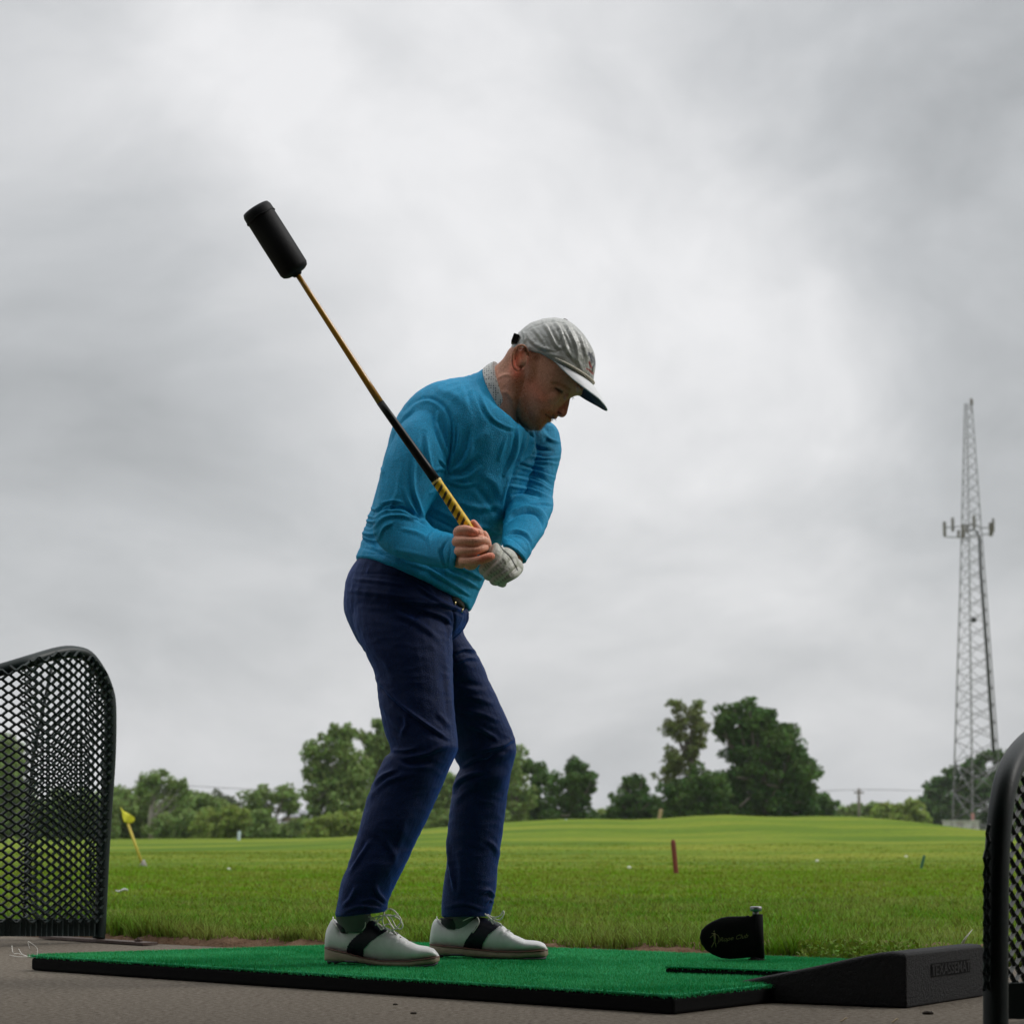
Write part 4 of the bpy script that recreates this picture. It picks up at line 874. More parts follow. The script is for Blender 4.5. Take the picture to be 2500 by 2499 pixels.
# --- sweater
torso = ribs([
 (1184, 898, 1256, 1034, 6.66, .076, -22, 6), (1166, 910, 1264, 1046, 6.66, .090, -16, 6), (1130, 921, 1282, 1062, 6.66, .120, -8, 4), (1090, 930, 1302, 1076, 6.66, .145), (1040, 946, 1310, 1098, 6.66, .165), (990, 988, 1300, 1138, 6.66, .175),
 (958, 1042, 1288, 1180, 6.66, .172), (942, 1105, 1285, 1222, 6.66, .165), (925, 1170, 1262, 1262, 6.66, .160), (908, 1235, 1243, 1300, 6.66, .155), (892, 1285, 1222, 1340, 6.665, .155),
 (882, 1325, 1196, 1390, 6.67, .158), (878, 1350, 1168, 1442, 6.67, .166, -10, -20), (872, 1366, 1151, 1478, 6.67, .174, -12, -18), (875, 1374, 1146, 1486, 6.67, .170, -12, -18)], ex=2.15)
armR = ribs([
 (1008, 1010, 1068, 990, 6.585, .048), (974, 1045, 1083, 1022, 6.555, .066), (954, 1087, 1094, 1075, 6.53, .073), (940, 1130, 1092, 1128, 6.515, .074), (928, 1185, 1072, 1195, 6.50, .068), (916, 1240, 1048, 1235, 6.485, .062),
 (909, 1285, 1036, 1262, 6.47, .058), (922, 1326, 1040, 1272, 6.46, .054), (955, 1354, 1056, 1285, 6.44, .050), (1000, 1368, 1076, 1296, 6.41, .047), (1050, 1380, 1098, 1302, 6.37, .043), (1092, 1387, 1116, 1306, 6.335, .040), (1108, 1388, 1126, 1309, 6.32, .038)], ex=2.1)
armL = ribs([
 (1262, 1068, 1336, 1026, 6.80, .045), (1262, 1098, 1362, 1050, 6.79, .062), (1262, 1140, 1370, 1098, 6.76, .068), (1252, 1180, 1360, 1150, 6.72, .067), (1242, 1215, 1351, 1200, 6.67, .065),
 (1232, 1258, 1350, 1238, 6.60, .062), (1226, 1280, 1338, 1270, 6.55, .058)], ex=2.1)
armL2 = ribs([(1236, 1215, 1325, 1215, 6.62, .045), (1234, 1250, 1338, 1255, 6.56, .050), (1229, 1285, 1331, 1295, 6.50, .049), (1226, 1308, 1314, 1322, 6.46, .046), (1225, 1322, 1300, 1346, 6.43, .043, 2, -6), (1229, 1333, 1284, 1374, 6.40, .041, 4, -8)], ex=2.1)
delt = ell(W(1045, 1030, 6.58), (.050, .055, .055)); dl = ell(W(1326, 1062, 6.79), (.040, .055, .036))
fill = ell(W(1296, 1078, 6.75), (.050, .050, .046)); me = remesh([torso, armR, armL, armL2, delt, dl, fill, ell(W(1272, 1064, 6.72), (.036, .040, .032))], .0025, 6)
folds(me, [
 ([(985, 1003), (1019, 976), (1053, 972), (1084, 992), (1100, 1026), (1105, 1070), (1097, 1120), (1090, 1155)], 7, -6, .6),
 ([(1068, 1008), (1068, 1040), (1075, 1065), (1093, 1120)], 5, 6, .6), ([(1041, 1061), (1045, 1105), (1056, 1155)], 6, 5, .6), ([(1108, 1036), (1107, 1090), (1095, 1150)], 5, 6, .6), ([(1121, 1040), (1118, 1090), (1098, 1150)], 5, 5.5, .6),
 ([(1154, 1050), (1145, 1105), (1115, 1150)], 7, 5, .6), ([(1165, 1118), (1131, 1147), (1093, 1160)], 7, -6), ([(1170, 1140), (1140, 1165), (1095, 1172)], 6, 5), ([(1060, 1150), (1075, 1145), (1090, 1152)], 5, 5),
 ([(975, 1155), (971, 1190), (968, 1228)], 8, 3.5), ([(1013, 1125), (1010, 1185), (1024, 1238), (1037, 1272)], 6, 7, .6), ([(987, 1190), (1000, 1229), (1024, 1263)], 6, 5.5, .6), ([(950, 1090), (938, 1150), (928, 1210)], 7, 4), ([(960, 1060), (985, 1020), (1010, 1000)], 7, 3.5), ([(940, 1250), (955, 1230), (965, 1205)], 6, 4),
 ([(909, 1262), (932, 1242), (975, 1238), (1010, 1252), (1037, 1276)], 6, -8, .5), ([(913, 1285), (940, 1262), (980, 1258), (1020, 1272)], 6, 4.5), ([(925, 1315), (935, 1290), (960, 1275)], 6, 4),
 ([(1062, 1296), (1050, 1312), (1048, 1335)], 5, 5), ([(1085, 1304), (1072, 1325), (1072, 1350)], 5, 4), ([(1096, 1316), (1080, 1345), (1088, 1380)], 5, -5), ([(980, 1290), (1020, 1300), (1050, 1320)], 7, 3.5), ([(960, 1340), (1010, 1350), (1060, 1362)], 7, 3),
 ([(1267, 1045), (1258, 1105), (1232, 1160)], 5, 6.5, .7), ([(1300, 1050), (1300, 1086), (1280, 1125)], 5, 6, .7), ([(1283, 1052), (1272, 1105), (1246, 1165)], 6, -6.5), ([(1238, 1065), (1228, 1095), (1220, 1120)], 6, 3.5), ([(1300, 1110), (1262, 1150), (1244, 1190), (1232, 1240)], 6, -7),
 ([(1330, 1060), (1345, 1075), (1366, 1080)], 5, 4), ([(1365, 1117), (1330, 1120), (1292, 1112)], 5, 5), ([(1362, 1133), (1317, 1128), (1280, 1132)], 5, 4.5), ([(1355, 1168), (1305, 1150), (1265, 1139)], 5, 5.5, .6), ([(1350, 1200), (1305, 1176), (1250, 1164)], 5, 6, .6), ([(1345, 1217), (1292, 1195), (1243, 1186)], 5, 6, .6), ([(1350, 1185), (1320, 1165), (1290, 1158)], 5, -4), ([(1348, 1100), (1320, 1095), (1300, 1085)], 5, -4),
 ([(1236, 1268), (1252, 1250), (1282, 1240), (1312, 1244), (1330, 1262), (1336, 1284)], 5, 6, .0), ([(1238, 1276), (1256, 1258), (1282, 1250), (1308, 1254), (1323, 1272), (1326, 1292)], 5, -9, 0),
 ([(1240, 1225), (1270, 1215), (1300, 1222)], 7, 3.5), ([(1236, 1310), (1256, 1300), (1280, 1306), (1296, 1325), (1300, 1345)], 3.5, -5), ([(1237, 1303), (1257, 1293), (1284, 1300), (1300, 1320)], 3.5, 2.5),
 ([(1082, 1392), (1130, 1412), (1168, 1434)], 6, 5.5, .6), ([(1110, 1380), (1150, 1397), (1176, 1412)], 6, 5.5, .6), ([(1050, 1393), (1100, 1424), (1146, 1452)], 5, 5, .6), ([(1090, 1380), (1100, 1395), (1120, 1402)], 6, -4), ([(980, 1372), (1040, 1388), (1090, 1416)], 5, 3),
 ([(880, 1300), (905, 1304), (918, 1300)], 6, 5), ([(884, 1318), (905, 1322), (925, 1336)], 5, -4), ([(898, 1258), (908, 1262), (916, 1262)], 5, 4), ([(880, 1335), (920, 1345), (960, 1368)], 4, -3.5, 0), ([(888, 1280), (900, 1286), (912, 1282)], 5, -4), ([(930, 1140), (936, 1150), (930, 1165)], 5, 3),
 ([(1120, 1225), (1170, 1240), (1220, 1232)], 10, 4), ([(1060, 1240), (1110, 1265), (1160, 1285), (1220, 1290)], 8, 4.5), ([(1050, 1262), (1100, 1285), (1130, 1300)], 7, -5), ([(1180, 1160), (1210, 1180), (1222, 1215)], 12, 3), ([(1150, 1180), (1180, 1210), (1215, 1260)], 10, -3), ([(1185, 1290), (1210, 1300), (1225, 1290)], 7, 5), ([(1190, 1320), (1205, 1310), (1222, 1305)], 6, -4),
 ([(869, 1352), (960, 1352), (1019, 1368), (1075, 1402), (1120, 1440), (1150, 1462)], 2.6, -2.2, 0), ([(1103, 1302), (1100, 1345), (1094, 1388)], 2.6, -2.2, 0), ([(1229, 1312), (1256, 1318), (1288, 1350)], 2.6, -2.0, 0), ([(1150, 922), (1160, 960), (1180, 1010), (1215, 1042), (1262, 1058)], 2.4, -2.0, 0),
 ([(1130, 935), (1140, 950), (1150, 1000)], 8, -3), ([(930, 1228), (955, 1222), (985, 1226)], 3, 3, .8), ([(915, 1250), (940, 1232), (972, 1230)], 2.6, -3.5, .5), ([(1008, 1262), (1028, 1268), (1046, 1280)], 3, 4, .8), ([(1072, 1120), (1084, 1138), (1090, 1158)], 2.6, 4, .8), ([(1112, 1110), (1104, 1135), (1094, 1156)], 2.6, -4, .6), ([(1084, 1168), (1070, 1190), (1052, 1205)], 4, 4, .8), ([(1096, 1176), (1130, 1185), (1160, 1180)], 4, 3.5, .8), ([(884, 1308), (900, 1318), (920, 1320)], 3, 4, .8), ([(893, 1268), (905, 1274), (918, 1272)], 3, 4, .8), ([(905, 1238), (914, 1244), (922, 1240)], 3, 3, .8), ([(1300, 1230), (1325, 1228), (1348, 1232)], 3, 3.5, .8), ([(1250, 1208), (1280, 1205), (1320, 1214)], 3, -3.5, .6), ([(1272, 1125), (1295, 1135), (1330, 1140)], 3, 3.5, .8),
 ([(1155, 912), (1168, 940), (1180, 985), (1202, 1020), (1235, 1040), (1262, 1046)], 4, 3, .6), ([(1060, 950), (1100, 960), (1140, 990)], 14, 3), ([(1190, 1050), (1160, 1080), (1140, 1120)], 12, 3)])
wrinkle(me, 8, .0028, (1, 1, .8), 9); wrinkle(me, 22, .0014, (1, 1, .6), 12); wrinkle(me, 30, .0012, (1.3, 1, .55), 22, True)
me.name = 'sweater'; me.materials.append(M_sweater); obj('sweater', me, pr)
# --- shirt collar
V, F = ribs([(1186, 897, 1255, 1034, 6.66, .074, -24, 6), (1196, 889, 1262, 1032, 6.66, .072, -24, 4), (1207, 883, 1269, 1029, 6.66, .069, -22, 3), (1209, 883, 1270, 1028, 6.66, .062, -18, 3)], n=48)
m = MB(); m.add(V, F); co_ = m.build('shirt_collar', None, pr)
def dots_mat():
    m = bpy.data.materials.new('dotted_cotton'); m.use_nodes = True; t = m.node_tree; b = t.nodes['Principled BSDF']; b.inputs['Roughness'].default_value = .8
    co = N(t, 'ShaderNodeTexCoord').outputs['Object']; v = N(t, 'ShaderNodeTexVoronoi', i_Scale=170.0, i_Randomness=.25); t.links.new(co, v.inputs['Vector'])
    mr = N(t, 'ShaderNodeMapRange'); t.links.new(v.outputs['Distance'], mr.inputs[0]); mr.inputs[1].default_value = .28; mr.inputs[2].default_value = .36
    mx = N(t, 'ShaderNodeMix', data_type='RGBA'); t.links.new(mr.outputs[0], mx.inputs[0]); mx.inputs[6].default_value = (.08, .09, .10, 1); mx.inputs[7].default_value = (.56, .56, .53, 1); t.links.new(mx.outputs[2], b.inputs['Base Color']); return m
co_.data.materials.clear(); co_.data.materials.append(dots_mat())

# --- head and neck
HY = 6.645; hs_ = HY / FP
def HL(F_, U_, y=0.0):
    """head frame: F forward, U up (pitched 45 degrees), px units; y towards camera in px"""
    u = 1330 + .7071 * (F_ + U_); v = 900 - .7071 * (U_ - F_)
    p = W(u, v, HY - y * hs_); q = W(u, v, HY); return np.array((q[0], HY - y * hs_, q[2]))
def head_rings(st, n=40, ex=2.25, sub=4):
    A = catmull(np.array(st, float), sub); rings = []; a = np.linspace(0, 2 * math.pi, n, endpoint=False)
    ca = np.sign(np.cos(a)) * np.abs(np.cos(a)) ** (2 / ex); sa = np.sign(np.sin(a)) * np.abs(np.sin(a)) ** (2 / ex)
    for (U, Fb, Ff, hw) in A: rings.append(np.array([HL((Fb + Ff) / 2 + c * (Ff - Fb) / 2, U, s * hw) for c, s in zip(ca, sa)]))
    return loft_rings(rings)
skull = head_rings([(-137, 42, 64, 15), (-131, 18, 80, 30), (-118, -8, 91, 41), (-102, -22, 97, 49), (-84, -34, 97, 55), (-64, -46, 98, 60), (-44, -62, 96, 65), (-22, -80, 94, 69), (0, -90, 96, 72),
  (18, -96, 105, 75), (36, -94, 101, 73), (60, -90, 90, 70), (80, -83, 76, 64), (98, -64, 56, 50), (112, -45, 40, 40), (118, -20, 15, 20)])
neck = ribs([(1150, 935, 1235, 1085, 6.66, .06), (1172, 925, 1252, 1058, 6.66, .064), (1203, 899, 1266, 1032, 6.655, .062), (1228, 876, 1282, 1010, 6.65, .060), (1243, 852, 1305, 975, 6.645, .060), (1262, 838, 1330, 950, 6.645, .055)])
nose = head_rings([(4, 70, 92, 7), (-8, 70, 96, 8.5), (-20, 72, 104, 9.5), (-30, 74, 110, 11), (-40, 76, 116, 13.5), (-49, 80, 116.5, 14), (-55, 86, 113, 12), (-58, 92, 106, 8)], ex=2.0)
def he(F_, U_, y, rF, rU, ry): 
    M = Matrix.Rotation(R(45), 3, 'Y')
    c = HL(F_, U_, y); return ell(c, (rF * hs_, ry * hs_, rU * hs_), 12, M)
parts = [skull, neck, nose]
for s in (1, -1):
    parts += [he(98, -46, 13 * s, 9.5, 8, 7), he(86, -16, 26 * s, 9, 9, 13), he(96, 22, 26 * s, 10, 9, 24), he(58, -40, 42 * s, 26, 26, 17)]
parts += [he(96, -65, 0, 10.5, 7.5, 24), he(92.5, -81, 0, 9.5, 8, 21), he(84, -108, 0, 15, 16, 24), he(84, -72, 0, 14, 18, 36)]
# ears: helix rim, bowl and lobe
for s in (1, -1):
    def E(u, v, d):
        q = W(u, v, HY); return np.array((q[0], HY - s * (70 + d) * hs_, q[2]))
    hel = [(1291, 880, 1), (1286, 867, 6), (1278, 858, 11), (1267, 859, 16), (1258, 867, 20), (1252, 882, 21), (1251, 898, 18), (1255, 910, 13), (1262, 916, 8), (1268, 914, 4)]
    parts.append(pipe([E(*p) for p in hel], [.0032, .0036, .0036, .0038, .0038, .0038, .0036, .0038, .0042, .004], n=8))
    parts.append(pipe([E(1280, 868, 4), E(1271, 872, 10), E(1265, 885, 12), E(1264, 898, 9), E(1272, 905, 4)], [.003, .0036, .0036, .0034, .003], n=8))
    parts.append(pipe([E(1284, 888, 2), E(1281, 896, 4), E(1278, 902, 2)], [.0035, .0042, .0035], n=8))
    V, F = ell(E(1270, 884, 3), (.017, .0065, .029), 12, Matrix.Rotation(R(-8), 3, 'Y')); parts.append((V, F))
    parts.append(ell(E(1262, 886, 12), (.0085, .0030, .026), 10, Matrix.Rotation(R(-6), 3, 'Y')))
hm_ = remesh(parts, .0017, 3, .5)
P = coords(hm_); uv = proj(P); Nn = normals(hm_)
folds(hm_, [([(1327, 1009), (1337, 1015), (1349, 1022)], 2.6, -3.4, 0), ([(1354, 946), (1362, 951), (1371, 957)], 3.0, -4.2, 0), ([(1352, 945), (1362, 946), (1374, 952)], 2.2, .7, 0), ([(1357, 953), (1364, 958), (1372, 961)], 3, .5, 0), ([(1348, 941), (1356, 938), (1366, 940)], 5, -2.0, 0),
  ([(1352, 990), (1350, 998), (1354, 1004)], 3.2, -2.8, 0), ([(1363, 1004), (1366, 1008), (1370, 1011)], 2.4, -3, 0), ([(1350, 1000), (1338, 1004), (1327, 1012)], 5, -1.5, 0), ([(1306, 965), (1320, 975), (1340, 985)], 12, 1.6, 0), ([(1276, 890), (1274, 897), (1271, 901)], 3.5, -4.5, 0), ([(1262, 868), (1257, 882), (1257, 898), (1262, 908)], 2.6, -2.5, 0),
  ([(1214, 925), (1232, 915), (1248, 918)], 5, 2, 0), ([(1220, 960), (1240, 960), (1262, 1000)], 7, 2, 0), ([(1265, 935), (1280, 985), (1296, 1020)], 9, -1.2, 0)])
# throat hidden inside the collar continues into a torso and arms under the clothes: one body
inner = MB(); inner.v = [tuple(v.co) for v in hm_.vertices]; inner.f = [tuple(p.vertices) for p in hm_.polygons]
nh = len(inner.v)
for st in ([(1160, 925, 1248, 1060, 6.66, .07), (1070, 975, 1265, 1095, 6.66, .11), (975, 1070, 1245, 1180, 6.66, .13), (930, 1200, 1235, 1280, 6.66, .13), (895, 1340, 1160, 1400, 6.67, .13), (860, 1450, 1110, 1500, 6.68, .14), (890, 1540, 1090, 1560, 6.68, .12)],
           [(965, 1080, 1075, 1070, 6.53, .05), (930, 1240, 1030, 1240, 6.485, .045), (935, 1310, 1022, 1285, 6.47, .03), (1040, 1360, 1085, 1320, 6.40, .024), (1102, 1378, 1118, 1318, 6.325, .030)],
           [(900, 1540, 1090, 1540, 6.6, .08), (975, 1810, 1085, 1810, 6.53, .05), (850, 2180, 930, 2180, 6.51, .035), (850, 2205, 920, 2205, 6.51, .03)],
           [(1000, 1560, 1130, 1560, 6.79, .08), (1130, 1830, 1235, 1840, 6.86, .045), (1100, 2180, 1185, 2180, 6.87, .035), (1105, 2205, 1175, 2205, 6.87, .03)],
           [(1290, 1085, 1340, 1062, 6.82, .02), (1275, 1220, 1315, 1215, 6.71, .02), (1245, 1300, 1292, 1312, 6.48, .026), (1232, 1345, 1272, 1384, 6.385, .031)]):
    V, F = ribs(st, n=16, sub=3); inner.add(V, F)
# right hand: palm, four fingers wrapped round the grip, thumb
hand = [ell(W(1140, 1342, 6.315), (.027, .024, .040)), ell(W(1158, 1326, 6.308), (.026, .018, .030)), ell(W(1149, 1370, 6.300), (.021, .021, .021)),
  ribs([(1102, 1380, 1114, 1316, 6.328, .027), (1116, 1386, 1130, 1310, 6.318, .027), (1132, 1388, 1148, 1312, 6.31, .026)], n=20)]
fingers = [([(1119, 1308, 6.312), (1119, 1297, 6.288), (1134, 1293, 6.270), (1152, 1297, 6.264), (1168, 1301, 6.274), (1173, 1308, 6.297)], [.0115, .0122, .0118, .0112, .0105, .0095]),
  ([(1120, 1330, 6.312), (1116, 1321, 6.288), (1132, 1319, 6.266), (1156, 1321, 6.258), (1178, 1318, 6.268), (1187, 1322, 6.295)], [.012, .0128, .0122, .0116, .0108, .010]),
  ([(1124, 1352, 6.312), (1121, 1344, 6.286), (1136, 1343, 6.266), (1158, 1344, 6.259), (1176, 1338, 6.268), (1184, 1337, 6.295)], [.012, .0125, .0120, .0115, .0106, .0098]),
  ([(1130, 1374, 6.308), (1132, 1366, 6.284), (1148, 1368, 6.264), (1170, 1367, 6.254), (1188, 1362, 6.250), (1198, 1358, 6.252)], [.012, .0122, .0120, .0114, .0110, .0104])]
for (pts, rr) in fingers: hand.append(pipe([W(*p) for p in pts], rr, n=12, sub=4))
hand.append(pipe([W(1176, 1322, 6.322), W(1172, 1304, 6.316), W(1163, 1288, 6.306), W(1156, 1277, 6.302)], [.015, .0120, .0102, .0092], n=12, sub=4))
hand.append(pipe([W(1178, 1345, 6.32), W(1188, 1330, 6.318), W(1182, 1305, 6.316)], [.012, .0125, .010], n=12))
hmesh = remesh(hand, .0013, 2, .5)
folds(hmesh, [([(1114, 1308), (1135, 1309), (1160, 1309), (1176, 1312)], 2.6, -3.0, 0), ([(1114, 1333), (1135, 1333), (1160, 1334), (1186, 1329)], 2.6, -3.0, 0), ([(1120, 1356), (1140, 1357), (1162, 1355), (1184, 1348)], 2.8, -4.5, 0),
  ([(1149, 1290), (1150, 1300)], 2.5, -1.2, 0), ([(1152, 1314), (1153, 1330)], 2.5, -1.4, 0), ([(1154, 1340), (1156, 1350)], 2.5, -1.2, 0), ([(1176, 1360), (1178, 1374)], 2.2, -1.2, 0), ([(1128, 1298), (1124, 1306)], 3, -.8, 0), ([(1160, 1290), (1166, 1292), (1169, 1299), (1165, 1304), (1160, 1300)], 1.8, -1.2, 0)])
V2 = [tuple(v.co) for v in hmesh.vertices]; n0 = len(inner.v)
inner.add(V2, [tuple(p.vertices) for p in hmesh.polygons])
body = mesh('body', inner.v, inner.f, M_skin); P = coords(body); uv = proj(P)
tint = np.ones((len(P), 4))
def paint(pts, wd, col, hard=2.0, sel=None, wob=0.0):
    d, t, sd = seg_dist(uv, pts); k = np.exp(-(d / wd) ** hard)
    if sel is not None: k = k * sel
    tint[:, :3] *= (1 - k[:, None]) + k[:, None] * np.array(col)
face = (np.arange(len(P)) < nh).astype(float); handm = (np.arange(len(P)) >= n0).astype(float)
stub = np.array([mnoise.noise(Vector(p * 420)) for p in P[:nh]]); stub = np.concatenate([stub, np.zeros(len(P) - nh)])
paint([(1268, 935), (1275, 985), (1290, 1025), (1320, 1032), (1338, 1030)], 21, (.66, .47, .30), 3, face * (.85 + .8 * stub))
paint([(1325, 1006), (1340, 1008), (1356, 1016)], 9, (.74, .54, .36), 3, face * (.8 + .8 * stub))
paint([(1300, 878), (1303, 900), (1296, 925)], 11, (.62, .52, .38), 3, face * (.8 + .6 * stub))
paint([(1262, 850), (1246, 862), (1236, 880), (1225, 895)], 15, (.52, .44, .33), 3, face * (.85 + .7 * stub))
paint([(1268, 845), (1290, 858), (1310, 872)], 10, (.42, .34, .25), 3, face * (.85 + .6 * stub))
paint([(1300, 940), (1320, 965), (1335, 985)], 22, (1.12, .84, .80), 2, face)
paint([(1384, 990), (1380, 1006), (1366, 1004)], 12, (1.10, .72, .70), 2, face)
paint([(1272, 860), (1258, 885), (1262, 912)], 13, (1.25, .74, .66), 2, face)
paint([(1332, 1012), (1349, 1022)], 2.2, (.35, .22, .20), 2, face); paint([(1344, 1019), (1360, 1020)], 4, (1.0, .62, .60), 2, face)
paint([(1357, 948), (1364, 952), (1372, 957)], 3.0, (.10, .08, .07), 2, face); paint([(1352, 950), (1364, 960)], 7, (.72, .66, .6), 2, face); paint([(1346, 934), (1365, 937), (1390, 950)], 4, (.75, .62, .48), 2, face)
paint([(1270, 895), (1272, 902)], 4, (.35, .2, .18), 2, face); paint([(1363, 1006), (1369, 1010)], 2.4, (.3, .15, .15), 2, face)  # ear bowl and nostril: recess shade painted into the skin tint
paint([(1176, 1366), (1192, 1361), (1202, 1357)], 11, (1.05, .66, .58), 2, handm); paint([(1150, 1274), (1160, 1286)], 9, (1.12, .80, .75), 2, handm); paint([(1145, 1298), (1166, 1300)], 7, (1.12, .88, .86), 2, handm); paint([(1165, 1297), (1167, 1299)], 3.2, (1.25, 1.15, 1.1), 2, handm)
tint[:, :3] *= 1 + .10 * handm[:, None]
body.color_attributes.new('tint', 'FLOAT_COLOR', 'POINT').data.foreach_set('color', tint.astype(np.float32).ravel())
bo = obj('body', body, pr)
# eyelashes and beard edge hairs
m = MB()
for (a, b, c) in (((1396, 968), (1400, 970), (1402, 975)), ((1393, 968), (1397, 971), (1398, 976)), ((1366, 954), (1369, 958), (1371, 962)), ((1362, 952), (1365, 957), (1366, 961))):
    yy = HY + .02 if a[0] > 1380 else HY - .058; m.tube([Vector(W(*a, yy)), Vector(W(*b, yy)), Vector(W(*c, yy))], [.0007, .0006, .0003], 4)
m.build('eyelashes', M_debris, pr)
M_hair = mat('ginger_hair', (.42, .24, .11), .6, None, None)
r_ = np.random.default_rng(3); m = MB(); kf = np.where((face > 0))[0]
line = catmull([(1262, 975), (1270, 1010), (1284, 1034), (1300, 1045), (1318, 1042), (1334, 1030), (1342, 1024)], 4); d, t, sd = seg_dist(uv[kf], line); Nb = normals(body)
cand = kf[(d < 15) & (P[kf, 1] < HY + .05)]; HV = []; HF = []
for q in r_.choice(cand, 4200):
    p = P[q]; n_ = Nb[q]; L_ = r_.uniform(.002, .0060); tdir = n_ * L_ + np.array((.001, 0, -.002)); sdv = np.cross(n_, (0, 0, 1)) * .0003
    k = len(HV); HV += [p - sdv, p + sdv, p + tdir]; HF.append((k, k + 1, k + 2))
obj('beard', mesh('beard', np.array(HV), HF, M_hair, False), pr, kind='stuff')
r2 = r_; cand = kf[(seg_dist(uv[kf], catmull([(1262, 846), (1250, 852), (1240, 866), (1230, 882)], 4))[0] < 17)]; HV = []; HF = []
for q in r2.choice(cand, 2600):
    p = P[q]; n_ = Nb[q]; L_ = r2.uniform(.001, .003); tdir = n_ * L_ + np.array((-.0005, 0, -.002)); sdv = np.cross(n_, (0, 0, 1)) * .00028
    k = len(HV); HV += [p - sdv, p + sdv, p + tdir]; HF.append((k, k + 1, k + 2))
obj('hair', mesh('hair', np.array(HV), HF, M_hair, False), pr, kind='stuff')

# --- glove on the left hand
gl = [ell(W(1230, 1374, 6.325), (.036, .030, .038)), ell(W(1212, 1362, 6.315), (.026, .022, .034)),
  pipe([W(1256, 1384, 6.372), W(1248, 1385, 6.350), W(1228, 1384, 6.322)], [.023, .027, .033], n=16)]
for (pts, rr) in [([(1187, 1396, 6.325), (1181, 1390, 6.300), (1196, 1372, 6.284), (1212, 1350, 6.288), (1212, 1336, 6.310)], [.010, .0125, .0135, .0130, .012]),
  ([(1198, 1408, 6.325), (1192, 1402, 6.300), (1211, 1386, 6.282), (1233, 1363, 6.290), (1240, 1350, 6.32)], [.010, .0130, .0138, .0138, .013]),
  ([(1212, 1420, 6.328), (1207, 1414, 6.304), (1226, 1398, 6.286), (1246, 1380, 6.300), (1253, 1370, 6.335)], [.010, .0130, .0138, .0138, .014]),
  ([(1228, 1424, 6.336), (1222, 1418, 6.312), (1242, 1406, 6.298), (1257, 1397, 6.318), (1262, 1391, 6.35)], [.010, .0125, .0132, .0132, .012])]:
    gl.append(pipe([W(*p) for p in pts], rr, n=12, sub=4))
gm = remesh(gl, .0014, 2, .5)
folds(gm, [([(1217, 1325), (1228, 1342), (1246, 1360), (1264, 1392)], 2.6, -2.4, -.5), ([(1200, 1395), (1222, 1376), (1240, 1352)], 3, -2.6, 0), ([(1210, 1406), (1232, 1390), (1252, 1372)], 3, -2.8, 0), ([(1226, 1414), (1246, 1400), (1264, 1384)], 3, -2.6, 0), ([(1185, 1385), (1205, 1360), (1210, 1345)], 3, -1.0, 0),
  ([(1232, 1382), (1242, 1366), (1238, 1358)], 3, -1.4), ([(1228, 1360), (1236, 1375), (1230, 1388)], 3, 1.2), ([(1262, 1372), (1270, 1388), (1268, 1404)], 3, -1.6), ([(1218, 1345), (1226, 1352), (1224, 1362)], 4, -1.0)])
uv = proj(coords(gm)); tint = np.ones((len(uv), 4)); gs = None
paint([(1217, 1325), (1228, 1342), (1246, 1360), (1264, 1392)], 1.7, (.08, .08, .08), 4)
for ln_ in ([(1180, 1392), (1196, 1374), (1208, 1352)], [(1183, 1382), (1196, 1365), (1204, 1350)], [(1190, 1404), (1212, 1388), (1232, 1362)], [(1198, 1408), (1220, 1392), (1238, 1372)], [(1206, 1418), (1226, 1402), (1248, 1384)], [(1216, 1424), (1234, 1410), (1252, 1398)], [(1200, 1334), (1212, 1328)]):
    d, t, sd = seg_dist(uv, ln_); k = np.exp(-(d / 3.6) ** 4) * (np.sin(t * 44) > .35); tint[:, :3] *= (1 - .42 * k)[:, None]
gm.color_attributes.new('tint', 'FLOAT_COLOR', 'POINT').data.foreach_set('color', tint.astype(np.float32).ravel())
gm.name = 'glove'; gm.materials.append(M_glove); obj('glove', gm, pr)

# --- cap
def CL(F_, U_, y=0.0):
    u = 1350 + .899 * F_ + .438 * U_; v = 892 + .438 * F_ - .899 * U_
    q = W(u, v, HY); return np.array((q[0], HY - y * hs_, q[2]))
A = catmull(np.array([(-5, -106, 100, 79), (0, -112, 107, 82), (20, -113, 102, 83), (45, -107, 94, 82), (70, -93, 78, 75), (90, -72, 52, 60), (103, -52, 27, 42), (110, -32, 5, 24), (112, -22, -8, 10)], float), 5)
a = np.linspace(0, 2 * math.pi, 64, endpoint=False); rings = []
for (U, Fb, Ff, hw) in A: rings.append(np.array([CL((Fb + Ff) / 2 + c * (Ff - Fb) / 2, U + ((-4 * max(0, -c) + 7 * max(0, 1 - abs(c + .3) * 1.6)) if U < 5 else 0), s_ * hw) for c, s_ in zip(np.cos(a), np.sin(a))]))
cm_ = remesh([loft_rings(rings)], .0022, 2)
